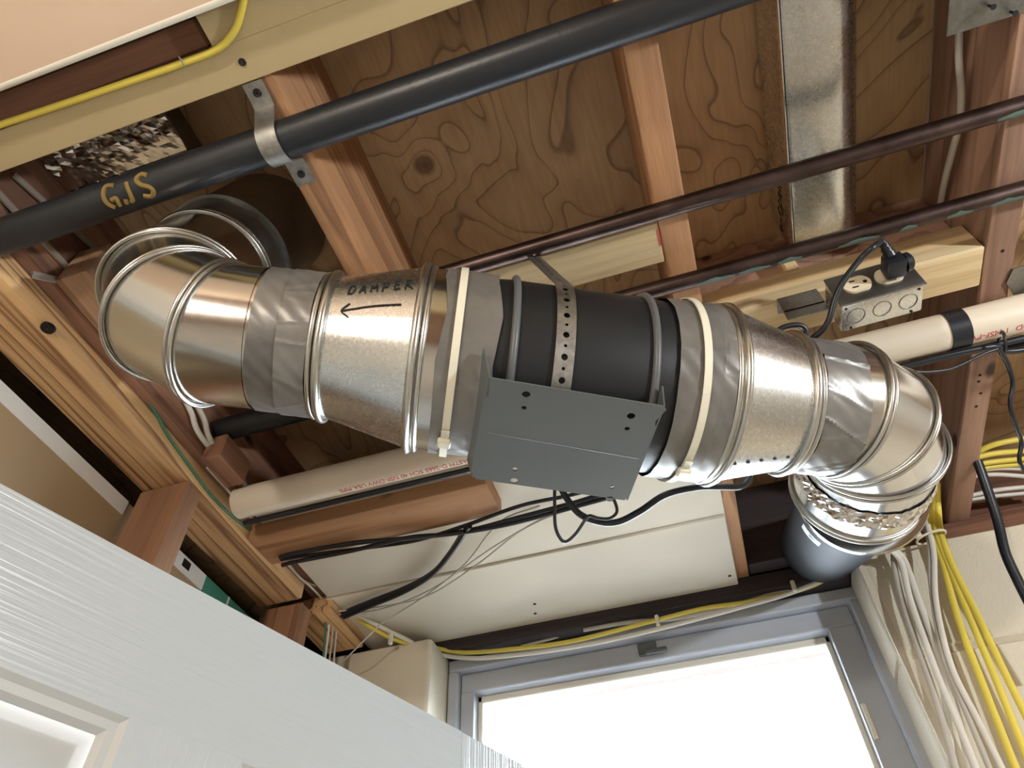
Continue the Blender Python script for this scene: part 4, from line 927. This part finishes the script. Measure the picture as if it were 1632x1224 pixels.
cab('thin black wire dangling over the bright plywood at right', [(1592, 556, 'd', .95), (1606, 580, 'd', .96), (1614, 610, 'd', .97), (1610, 645, 'd', .97), (1620, 680, 'd', .98), (1628, 705, 'd', .99), (1625, 735, 'd', .99), (1640, 760, 'd', 1.0)], 0.0030, 'cable_black')
# things in the dark bay at lower left
yb = 0.655
v, f = g_tube([(-0.70, yb, .86), (-0.345, yb, .86)], 0.020, 24); mk('drain_pipe', v, f, MT['abs'], None, label='black drain pipe in the dark joist bay behind the left elbow', cat='pipe')
cab('first white cable curving down in the dark joist bay', [(262, 585, 'x', -.704), (285, 620, 'x', -.704), (305, 658, 'x', -.704), (320, 695, 'x', -.702), (-.7125, 0.745, .826), (-.728, 0.757, .813)], 0.0046, 'cable_white', group='white cables in the dark bay')
cab('second white cable curving down in the dark joist bay', [(282, 590, 'x', -.70), (305, 630, 'x', -.70), (325, 668, 'x', -.698), (338, 705, 'x', -.696), (-.706, 0.762, .826), (-.728, 0.775, .813)], 0.0046, 'cable_grey', group='white cables in the dark bay')
a_, b_2 = onz(285, 690, .90), onz(470, 650, .90)
v, f = flatstrip([a_, b_2], (0, 1, 0), 0.016, 0.005); mk('lath_strip', v, f, MT['cable_grey'], None, label='pale lath strip crossing the dark joist bay below the left elbow', cat='lath')
p = onx(364, 764, -0.69)
box('joist_stub', -0.708, -0.672, p.y - 0.055, p.y + 0.02, p.z + 0.0, p.z + 0.05, MT['dark_y'], None, .003, label='short lit lumber stub beside the left end of the PVC pipe', cat='lumber')
# foil taped boot
ft = thing('foil_boot', (-0.62, 0.24, .9), 'foil-taped sheet metal boot glinting above the gas pipe', 'duct boot')
rr = random.Random(11); nx_, ny_ = 30, 16; v = []
for i in range(nx_ + 1):
    for j in range(ny_ + 1):
        y = 0.185 + 0.085 * j / ny_
        band = 1.0 if (j < 7 or j > 11) else 0.12
        v.append((-0.715 + 0.20 * i / nx_ + rr.uniform(-.001, .001), y, 0.945 + rr.uniform(-.004, .004) * band + (0.01 if j > 11 else 0)))
f = [(i * (ny_ + 1) + j, i * (ny_ + 1) + j + 1, (i + 1) * (ny_ + 1) + j + 1, (i + 1) * (ny_ + 1) + j) for i in range(nx_) for j in range(ny_)]
mk('foil_tape', v, f, MT['foil'], ft, smooth=0)
box('boot', -0.712, -0.518, 0.185, 0.27, 0.953, HT - 0.001, MT['galv_dark'], ft, .002)
# hardware at right edge
hg = thing('joist_hanger', (0.53, 0.36, .78), 'grey metal plate with nails at the top right corner', 'bracket')
a_ = onz(1600, 10, HB - 0.004)
box('plate', a_.x - 0.055, a_.x + 0.08, a_.y - 0.05, a_.y + 0.014, HB - 0.003, HB - 0.0008, MT['galv_dark'], hg, .0006)
for px, py in ((1577, 8), (1612, 18)):
    q = onz(px, py, HB - 0.006); lathe('nail', (q.x, q.y, HB - 0.014), (0.1, 0.15, 1), [(0, .0003), (0, .0030), (.001, .0030), (.001, .0014), (.016, .0014)], MT['screw'], hg, n=10)
q = onz(1617, 446, HB)
v, f = flat_shape([(-.006, -.022), (.05, -.026), (.06, .0), (.05, .03), (.0, .024), (-.012, .0)], [circ(.018, .008, .007, 14), circ(.03, -.014, .004, 10)], 0.002)
mk('pipe_hook', [(q.x + p_.x, q.y + p_.y, HB - 0.002 + p_.z) for p_ in v], f, MT['galv_dark'], None, label='grey perforated bracket at the right edge above the PVC pipe', cat='bracket')

# ================================================================== door
dz = 0.34; far = onz(835, 1219, dz); nearp = onz(0, 770, dz); dd = (nearp - far); dd.z = 0; dd.normalize()
DW = 0.865; DH = 2.03; ndir = Vector((dd.y, -dd.x, 0))      # ndir: away or towards viewer
if ndir.dot(-far) < 0: ndir = -ndir
door = bpy.data.objects.new('door_1', None); C.objects.link(door)
door.location = (far.x, far.y, far.z + EYE - DH)
door.rotation_euler = (0, 0, math.atan2(dd.y, dd.x))
finish(door, 'white six-panel door standing open at lower left', 'door', kind='structure')
yn = 1 if (Matrix.Rotation(math.atan2(dd.y, dd.x), 3, 'Z') @ Vector((0, 1, 0))).dot(ndir) > 0 else -1
def dbox(name, x0, x1, z0, z1, y0, y1, mat, parent=None, bev=0.0015):
    ya, yb_ = sorted((y0 * yn, y1 * yn)); v, f = g_box(x0, x1, ya, yb_, z0, z1, bev)
    return dmesh(name, v, f, mat, parent)
def dmesh(name, v, f, mat, parent=None):
    me = bpy.data.meshes.new(name); me.from_pydata([tuple(q) for q in v], [], f)
    bm = bmesh.new(); bm.from_mesh(me); bmesh.ops.recalc_face_normals(bm, faces=bm.faces); bm.to_mesh(me); bm.free()
    me.polygons.foreach_set('use_smooth', [True] * len(me.polygons)); me.set_sharp_from_angle(angle=math.radians(30))
    me.materials.append(mat); o = bpy.data.objects.new(name, me); C.objects.link(o); o.parent = parent or door; return o
ST = 0.117; MU = 0.099; TR = 0.111; th_ = 0.035
pw = (DW - 2 * ST - MU) / 2
rows = [(DH - TR - 0.26, DH - TR), (DH - TR - 0.26 - 0.10 - 0.72, DH - TR - 0.26 - 0.10), (0.22, DH - TR - 0.26 - 0.10 - 0.72 - 0.17)]
dbox('stile', 0, ST, 0, DH, -th_, 0, MT['door_stile'], bev=0.001); dbox('stile', DW - ST, DW, 0, DH, -th_, 0, MT['door_stile'], bev=0.001)
zs_ = [DH] + [z for r in rows for z in (r[1], r[0])] + [0]
for i in range(0, len(zs_), 2): dbox('rail', ST, DW - ST, zs_[i + 1], zs_[i], -th_, 0, MT['door_rail'], bev=0.0)
for z0, z1 in rows:
    dbox('mullion', ST + pw, ST + pw + MU, z0, z1, -th_, 0, MT['door_stile'], bev=0.0)
    for x0 in (ST, ST + pw + MU):
        # moulded recess and raised field
        steps = [(0, 0), (0.004, -0.004), (0.010, -0.0045), (0.014, -0.009), (0.022, -0.011), (0.026, -0.011), (0.050, -0.003), (0.056, -0.003)]
        v = []; f = []
        for ins, y in steps:
            for x, z in ((x0 + ins, z0 + ins), (x0 + pw - ins, z0 + ins), (x0 + pw - ins, z1 - ins), (x0 + ins, z1 - ins)): v.append((x, y * yn, z))
        for s in range(len(steps) - 1):
            for k in range(4): f.append((s * 4 + k, s * 4 + (k + 1) % 4, s * 4 + 4 + (k + 1) % 4, s * 4 + 4 + k))
        s = len(steps) - 1; f.append((s * 4, s * 4 + 1, s * 4 + 2, s * 4 + 3))
        fs = len(f) - 5
        pn = dmesh('panel', v, f[:fs], MT['door_plain'])
        dmesh('panel_field', v, f[fs:], MT['door_stile'], pn)
        dbox('panel_back', x0, x0 + pw, z0, z1, -th_, -0.02, MT['door_stile'], bev=0)

# ================================================================== lamps behind the viewer
def bulb(loc, label, power, col, r=0.03):
    o = thing('ceiling_lamp', loc, label, 'lamp', 'bare bulb lamp holders')
    x, y, z = loc
    lathe('ceiling_rose', (x, y, HT), (0, 0, -1), [(0, 0.002), (0, .05), (.012, .05), (.025, .012), (.025, .002)], MT['ivory'], o, n=32)
    tube('flex', [(x, y, HT - 0.02), (x, y, z + 0.10)], 0.003, MT['cable_white'], o, sm=0)
    lathe('lampholder', (x, y, z + 0.11), (0, 0, -1), [(0, 0.004), (0.005, .016), (.05, .018), (.05, .002)], MT['ivory'], o, n=24)
    lathe('bulb', (x, y, z + 0.06), (0, 0, -1), [(0, .012), (.02, .014), (.045, .026), (.065, .03), (.085, .024), (.095, .010), (.097, .001)], emis('bulb_glow', col, 6.0), o, n=24)
    li = bpy.data.lights.new('bulb_light', 'POINT'); li.energy = power; li.color = col; li.shadow_soft_size = r
    lo = bpy.data.objects.new('bulb_light', li); C.objects.link(lo); lo.parent = o; lo.location = (0, 0, -0.12)
bulb((1.25, 0.0, 0.47), 'bare pendant bulb, right behind the viewer', 44, (0.93, 0.97, 1.0), 0.03)
bulb((-0.35, -1.15, 0.38), 'bare pendant bulb, left behind the viewer', 32, (1.0, 0.89, 0.76), 0.04)
